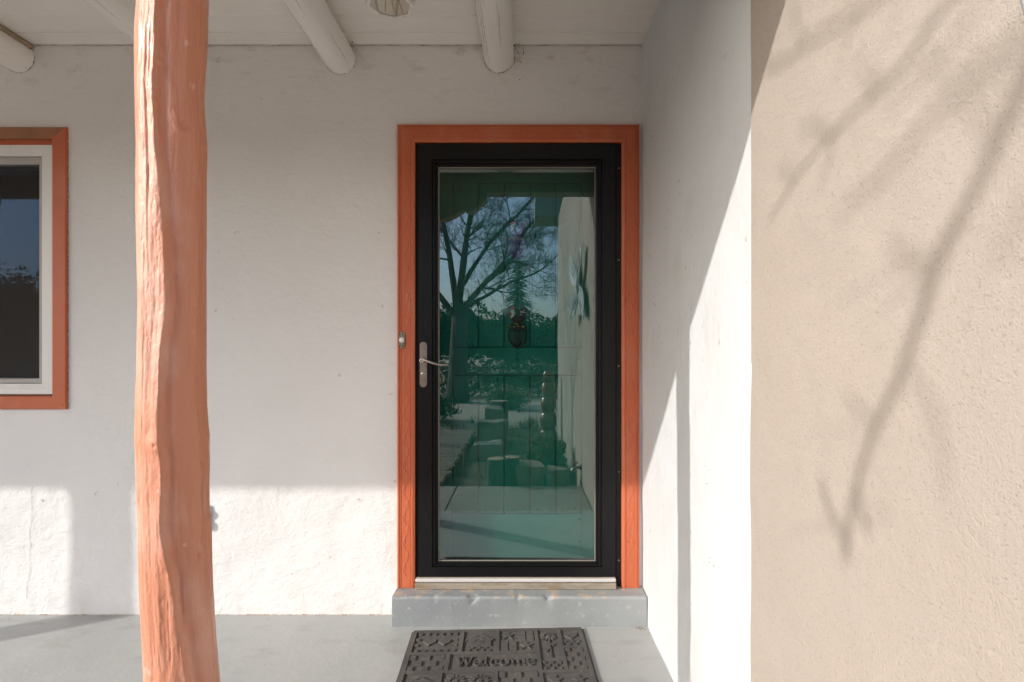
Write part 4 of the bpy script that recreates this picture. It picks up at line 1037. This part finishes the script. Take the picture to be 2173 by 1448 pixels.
rg = random.Random(31); V = []; F = []
for k in range(420):
    if k < 260: x, y_ = rg.uniform(-1.9, .5), rg.uniform(-7.5, -2.7)
    else: x, y_ = rg.uniform(-9, 3), rg.uniform(-22, -7)
    if -.7 < x < .5 and y_ > -2.7: continue
    hgt = rg.uniform(.05, .22) * (1 if k < 260 else 2.0)
    for b in range(14):
        a = rg.random() * 2 * PI; rr = rg.random() * hgt * .6; px_, py_ = x + rr * math.cos(a), y_ + rr * math.sin(a); l = hgt * rg.uniform(.5, 1.1); a = rg.random() * 2 * PI; w_ = .004 + .02 * hgt; o = len(V)
        V += [(px_ - w_ * math.sin(a), py_ + w_ * math.cos(a), -.13), (px_ + w_ * math.sin(a), py_ - w_ * math.cos(a), -.13), (px_ + l * .5 * math.cos(a), py_ + l * .5 * math.sin(a), -.12 + l)]; F.append((o, o + 1, o + 2))
tag(MB().add(V, F).build('grass_tufts', 'dry_grass'), 'dry grass tufts scattered over the gravel yard', kind='stuff')
# conifers and distant trees
def conifer(x, y_, h, r, label, seed, n=2600):
    t = thing('spruce_tree', label, 'tree', (x, y_, -.12), 'trees beyond the road')
    MB().tube([(x, y_, -.2), (x, y_, h * .5), (x, y_, h * .97)], [r * .09, r * .05, .01], 7).build('trunk', 'bark', t)
    rg = random.Random(seed); V = []; F = []; lev = 46
    for k in range(lev):
        q = (k + .3) / lev; zl = h * (.05 + .94 * q); Rl = r * (1 - q) ** .85 * rg.uniform(.78, 1.15) + .06
        for b in range(15 if q < .8 else 8):
            a = rg.random() * 2 * PI; Rb = Rl * rg.uniform(.55, 1.15); nC = max(3, int(Rb / (h * .022)))
            for c_ in range(nC):
                t_ = (c_ + 1) / nC; rr = Rb * t_; c = Vector((x + rr * math.cos(a), y_ + rr * math.sin(a), zl - .12 + .10 * Rb * t_ - .34 * Rb * t_ * t_))
                for _ in range(2):
                    a2 = a + rg.gauss(0, .7); d = Vector((math.cos(a2), math.sin(a2), rg.uniform(-.7, .1))); sd_ = Vector((-math.sin(a2), math.cos(a2), rg.uniform(-.4, .4))); L = h * .020 * rg.uniform(.7, 1.6)
                    o = len(V); V += [c - d * L * .4 + sd_ * L * .25, c + d * L, c - d * L * .4 - sd_ * L * .25, c - d * L * .1 + Vector((0, 0, L * .2))]; F += [(o, o + 1, o + 3), (o + 3, o + 1, o + 2)]
    MB().add(V, F).build('crown', 'needles', t)
def broad(x, y_, h, rx, label, seed, n=6000, mt='leaves_dark'):
    t = thing('leafy_tree', label, 'tree', (x, y_, -.12), 'trees beyond the road')
    MB().tube([(x, y_, -.2), (x + .1, y_, h * .35), (x, y_, h * .6)], [.22, .16, .07], 7).build('trunk', 'bark', t)
    V, F = leaf_cloud(x, y_, h * .52, rx, rx * .9, h * .5, n, .11 + .010 * h, seed, .45); mb = MB().add(V, F)
    core = []; cf = []; n1, n2 = 16, 9
    for j in range(n2 + 1):
        for i in range(n1):
            a = 2 * PI * i / n1; b = PI * j / n2; d = Vector((math.sin(b) * math.cos(a), math.sin(b) * math.sin(a), math.cos(b))); q = .74 * (1 + .28 * math.sin(d.x * 5 + seed) * math.cos(d.y * 4.3 + seed * 2) + .15 * math.sin(d.z * 9 + seed))
            core.append((x + d.x * rx * q, y_ + d.y * rx * .9 * q, h * .50 + d.z * h * .5 * q))
    for j in range(n2):
        for i in range(n1): cf.append((j * n1 + i, j * n1 + (i + 1) % n1, (j + 1) * n1 + (i + 1) % n1, (j + 1) * n1 + i))
    mb.add(core, cf).build('crown', mt, t)
conifer(-.45, -41, 9.2, 2.4, 'dark spruce straight across the road, tallest in the glass', 1, 3600)
conifer(3.2, -44, 5.2, 2.0, 'short spruce to the right of the tall one', 2); conifer(-14, -36, 8.5, 2.6, 'dark spruce far to the left', 3); conifer(-34, -30, 9.5, 3.2, 'broad spruce mirrored in the window', 4); conifer(-27, -30, 7, 2.8, 'lower spruce mirrored in the window', 5)
for k, (x, y_, h, rx) in enumerate(sorted(((-6.5, -48, 5.6, 4.2), (-1.5, -52, 5.2, 4.0), (4.5, -50, 5.0, 4.2), (-12, -46, 6.0, 4.4), (10, -50, 6.5, 5), (-20, -42, 6.2, 4.5), (-29, -36, 6.0, 4.2), (-38, -34, 7.2, 4.8), (18, -52, 6.5, 5), (-46, -26, 6.5, 4.5)))):
    wh = ('first', 'second', 'third', 'fourth', 'fifth', 'sixth', 'seventh', 'eighth', 'ninth', 'tenth')[k]
    broad(x, y_, h, rx, f'dark leafy tree in the row beyond the road, {wh} from the left', 20 + k)

# bare deciduous trees
def grow(mb, p, d, L, r, depth, rg, keep=None, up=.12, spread=.75):
    n = 4 if depth > 1 else 3
    pts = [p]; q = p; dd = d.normalized()
    for i in range(n):
        dd = (dd + Vector((rg.gauss(0, .16), rg.gauss(0, .16), rg.gauss(0, .14) + up * .3))).normalized(); q = q + dd * (L / n); pts.append(q)
    if keep and not all(keep(a) for a in pts): return
    rad = [r * (1 - .55 * i / n) for i in range(n + 1)]
    mb.tube(pts, rad, 6 if r > .05 else (4 if r > .015 else 3), cap=False)
    if depth <= 0: return
    for k in range(rg.choice((2, 3, 3)) if depth > 1 else 3):
        i = rg.randint(1, n); a = rg.uniform(0, 2 * PI); t = pts[i] - pts[i - 1]; t.normalize()
        s_ = t.orthogonal().normalized(); s2 = t.cross(s_); sd_ = s_ * math.cos(a) + s2 * math.sin(a)
        grow(mb, pts[i], t + sd_ * rg.uniform(spread * .6, spread * 1.3), L * rg.uniform(.58, .8), max(.0042, rad[i] * rg.uniform(.55, .75)), depth - 1, rg, keep, up, spread)
    grow(mb, pts[-1], dd, L * .75, rad[-1] * .95, depth - 1, rg, keep, up, spread)
def limb(mb, pts, r0, r1, rg, depth, L, keep=None, sides=8, every=1):
    n = len(pts); sm_ = []
    for i in range(n - 1):   # smooth the course of the limb
        p0, p1, p2, p3 = [Vector(pts[max(0, min(n - 1, i + o))]) for o in (-1, 0, 1, 2)]
        for k in range(5):
            t = k / 5; sm_.append(.5 * ((2 * p1) + (p2 - p0) * t + (2 * p0 - 5 * p1 + 4 * p2 - p3) * t * t + (3 * p1 - p0 - 3 * p2 + p3) * t ** 3))
    sm_.append(Vector(pts[-1])); N_ = len(sm_)
    sm_ = [p + Vector((mn.noise(p * 7), mn.noise(p * 7 + Vector((9, 0, 0))), mn.noise(p * 7 + Vector((0, 9, 0))))) * min(.016, r0 * .6) if 0 < i < N_ - 1 else p for i, p in enumerate(sm_)]
    rad = [(r0 + (r1 - r0) * i / (N_ - 1)) * (1 + .22 * mn.noise(sm_[i] * 12)) for i in range(N_)]
    mb.tube(sm_, rad, sides)
    for i in range(4, N_, 2 if depth else 99):
        t = (sm_[i] - sm_[i - 1]).normalized(); a = rg.uniform(0, 2 * PI); s_ = t.orthogonal().normalized(); s2 = t.cross(s_)
        for _ in range(every): a = rg.uniform(0, 2 * PI); grow(mb, sm_[i], t * .7 + (s_ * math.cos(a) + s2 * math.sin(a)) * .9, L * rg.uniform(.6, 1.1), rad[i] * rg.uniform(.3, .5), depth, rg, keep)
rg = random.Random(21)
TX, TY = -1.75, -11.6
bt = thing('bare_tree', 'large bare tree with spreading limbs mirrored in the door glass', 'tree', (TX, TY, -.12))
tm = MB(); V3 = lambda x, z, dy=0: (x, TY + dy, z)
tm.tube([V3(TX, -.3), V3(TX, .6), V3(TX + .03, 1.6), V3(TX + .08, 2.5)], [.34, .27, .23, .22], 14); tm.build('trunk', 'bark', bt, smooth=True)
bm_ = MB()
for pts, r0 in (([V3(TX, 2.2), V3(-.95, 3.1, .3), V3(-.3, 3.6, .5), V3(.0, 4.3, .5), V3(.6, 5.0, .4), V3(1.3, 5.9, .2)], .15),
                ([V3(TX, 2.2), V3(-1.6, 4.1, -.4), V3(-1.45, 5.1, -.6), V3(-1.1, 6.3, -.8), V3(-.9, 7.5, -.9)], .19),
                ([V3(TX, 2.2), V3(-1.95, 4.0, .5), V3(-2.2, 5.3, .8), V3(-2.3, 7, 1)], .17),
                ([V3(TX, 2.1), V3(-2.6, 3.2, .3), V3(-3.6, 4.2, .5), V3(-4.4, 5.6, .6)], .15),
                ([V3(TX + .1, 3.0), V3(-.9, 4.3, -.5), V3(.0, 5.3, -.8), V3(.9, 6.4, -1)], .12),
                ([V3(TX, 2.6), V3(-1.35, 4.4, 1.0), V3(-1.0, 5.6, 1.8), V3(-.5, 7.0, 2.2)], .13),
                ([V3(TX, 2.3), V3(-1.2, 2.8, -1.2), V3(-.4, 3.4, -2.2), V3(.6, 3.9, -2.8), V3(1.5, 4.8, -3)], .11)):
    limb(bm_, pts, r0 * .62, .014, rg, 4, .74, every=2)
bm_.build('branches', 'bark', bt)

# bare tree in front of the porch: its twigs shade the beige wall
XB = XR - .006
def shade(yw, zw, L): return Vector((XB, yw, zw)) + TO_SUN * L
def keep_clear(p):
    L = (XB - p.x) / -TO_SUN.x; yw = p.y - TO_SUN.y * L; return yw < -1.95 or L < 0
rg = random.Random(5)
FX, FY = -3.4, -5.6
ft = thing('bare_tree', 'slender bare tree beside the porch whose twigs shade the beige wall', 'tree', (FX, FY, -.12))
tm = MB(); tm.tube([(FX, FY, -.3), (FX + .02, FY, .8), (FX - .02, FY + .02, 1.9), (FX + .05, FY + .1, 2.9)], [.13, .105, .09, .075], 10); tm.build('trunk', 'bark', ft, smooth=True)
bm_ = MB(); fork = Vector((FX + .05, FY + .1, 2.85))
limb(bm_, [fork, shade(-2.6, 2.5, 4.6), shade(-2.15, 2.0, 4.25), shade(-1.829, 1.483, 4.0), shade(-1.733, 1.338, 3.9), shade(-1.6855, 1.245, 3.85), shade(-1.631, 1.131, 3.8), shade(-1.579, 1.052, 3.75), shade(-1.54, .94, 3.7), shade(-1.52, .851, 3.7)], .0135, .0068, rg, 0, .3)
limb(bm_, [fork, shade(-2.7, 2.1, 4.8), shade(-2.2, 1.85, 4.6), shade(-1.9, 1.71, 4.4), shade(-1.725, 1.644, 4.3), shade(-1.66, 1.614, 4.2), shade(-1.466, 1.579, 4.1), shade(-1.36, 1.545, 4.0), shade(-1.254, 1.489, 4.0)], .011, .0042, rg, 0, .3)
limb(bm_, [fork, shade(-2.7, 2.6, 5.0), shade(-2.2, 2.15, 4.9), shade(-1.9, 1.86, 4.8), shade(-1.70, 1.74, 4.7), shade(-1.579, 1.748, 4.6), shade(-1.466, 1.773, 4.6), shade(-1.3, 1.81, 4.6), shade(-1.2, 1.87, 4.6)], .011, .005, rg, 0, .3)
limb(bm_, [fork, shade(-2.9, 1.9, 6), shade(-2.2, 1.62, 5.9), shade(-1.9, 1.56, 5.8), shade(-1.75, 1.53, 5.8), shade(-1.62, 1.47, 5.8), shade(-1.5, 1.44, 5.8)], .012, .0055, rg, 0, .3)
limb(bm_, [shade(-1.53, .88, 3.7), shade(-1.49, .91, 3.7), shade(-1.462, .95, 3.7), shade(-1.455, .975, 3.7)], .007, .004, rg, 0, .2, sides=6)
limb(bm_, [shade(-1.555, .98, 3.72), shade(-1.575, .93, 3.75), shade(-1.59, .93, 3.8)], .008, .003, rg, 0, .2, sides=6)
limb(bm_, [shade(-1.72, 1.32, 3.9), shade(-1.67, 1.33, 4.0), shade(-1.62, 1.37, 4.1)], .008, .003, rg, 0, .2, sides=6)
limb(bm_, [shade(-1.48, 1.58, 4.1), shade(-1.43, 1.62, 4.2), shade(-1.38, 1.63, 4.3)], .006, .003, rg, 0, .2, sides=6)
for pts, r0 in (([fork, (FX - .2, FY - .3, 3.9), (FX - .1, FY - .8, 5.0), (FX - .3, FY - 1.2, 6.2)], .06), ([fork, (FX + .5, FY - .4, 3.6), (FX + .9, FY - .9, 4.3), (FX + 1.2, FY - 1.5, 5.1)], .05),
                ([fork, (FX - .7, FY + .0, 3.6), (FX - 1.3, FY - .3, 4.5), (FX - 1.7, FY - .6, 5.4)], .05), ([(FX, FY, 2.0), (FX + .4, FY - .3, 2.6), (FX + .8, FY - .5, 3.0), (FX + 1.2, FY - .6, 3.2)], .04)):
    limb(bm_, pts, r0, .012, rg, 2, .8, keep_clear)
rg = random.Random(77)
for (y0_, z0_, y1_, z1_, L_) in ((-1.80, 1.44, -1.68, 1.62, 4.1), (-1.72, 1.31, -1.62, 1.27, 4.0), (-1.66, 1.19, -1.73, 1.02, 3.9), (-1.60, 1.09, -1.52, 1.13, 3.8), (-1.62, 1.60, -1.55, 1.70, 4.2),
        (-1.50, 1.585, -1.44, 1.50, 4.1), (-1.36, 1.545, -1.30, 1.60, 4.0), (-1.55, 1.75, -1.48, 1.66, 4.6), (-1.40, 1.79, -1.33, 1.90, 4.6), (-1.68, 1.74, -1.60, 1.90, 4.7), (-1.80, 1.80, -1.66, 1.92, 4.8), (-1.84, 1.50, -1.76, 1.58, 4.0), (-1.78, 1.62, -1.62, 1.56, 5.0), (-1.84, 1.38, -1.78, 1.28, 4.4)):
    a = shade(y0_, z0_, L_); b = shade(y1_, z1_, L_ + rg.uniform(-.1, .2)); mid_ = a.lerp(b, .5) + Vector((rg.uniform(-.02, .02), rg.uniform(-.02, .02), rg.uniform(-.02, .02)))
    limb(bm_, [a, mid_, b], .0048, .002, rg, 0, .2, sides=5)
bm_.build('branches', 'bark', ft)

# ---------------------------------------------------------------- debris
def debris(name, spots, label, mt='dry_leaf', seed=1):
    rg = random.Random(seed); V = []; F = []
    for (x, y_, z, n_, sp, s0) in spots:
        for k in range(n_):
            p = Vector((x + rg.gauss(0, sp[0]), y_ + rg.gauss(0, sp[1]) if sp[1] else y_, z + rg.gauss(0, sp[2]) if sp[2] else z)); a = Vector((rg.gauss(0, 1), rg.gauss(0, .5), rg.gauss(0, 1))).normalized(); b = a.orthogonal().normalized()
            s_ = s0 * rg.uniform(.4, 1.3); c = a.cross(b); o = len(V)
            V += [p - a * s_, p + b * s_ * .3 + c * s_ * .12, p + a * s_ * 1.1, p - b * s_ * .3]; F += [(o, o + 1, o + 2, o + 3)]
    tag(MB().add(V, F).build(name, mt), label, kind='stuff')
debris('dry_leaves', [(ux(1098), -.012, uz(125), 9, (.012, .004, .05), .010), (ux(1096), -.02, uz(100), 8, (.02, .01, .02), .010), (ux(752), -.02, uz(102), 6, (.012, .008, .006), .009), (ux(70), -.015, uz(100), 6, (.03, .006, .008), .008)],
       'brown leaf bits caught where log beams meet the wall', seed=2)
debris('floor_litter', [(XR - .03, -.125, .003, 26, (.02, .015, .0015), .0045), (.36, -.33, .0025, 14, (.1, .1, 0), .0028), (-.9, -.2, .0025, 14, (.35, .12, 0), .0028), (-1.6, -.05, .003, 16, (.5, .02, 0), .003), (.0, -.118, .0025, 16, (.3, .006, 0), .003)],
       'crumbs of leaf and grit on the grey porch floor', seed=3)
debris('wall_specks', [(ux(u), -.005, uz(v), n_, (.006, .001, .004), sz_) for u, v, n_, sz_ in ((505, 495, 5, .0042), (475, 612, 3, .0042), (465, 536, 3, .0042), (812, 650, 3, .004), (555, 212, 2, .004), (806, 495, 2, .004), (250, 1028, 3, .0035), (95, 1062, 5, .0045), (165, 150, 2, .004), (620, 1215, 3, .004), (725, 260, 3, .004))] +
       [(XR - .006, yy, zz, n_, (.001, .02, .035), .0034) for yy, zz, n_ in ((-.16, 1.62, 9), (-.24, 1.45, 12), (-.33, 1.30, 7), (-.20, 2.1, 5), (-.45, 1.75, 5), (-.42, .95, 6), (-.85, .85, 8), (-.9, .6, 6))],
       'small brown specks and scuffs on the white plaster', seed=5)
for o in bpy.data.objects:
    if '_o' in o: del o['_o']
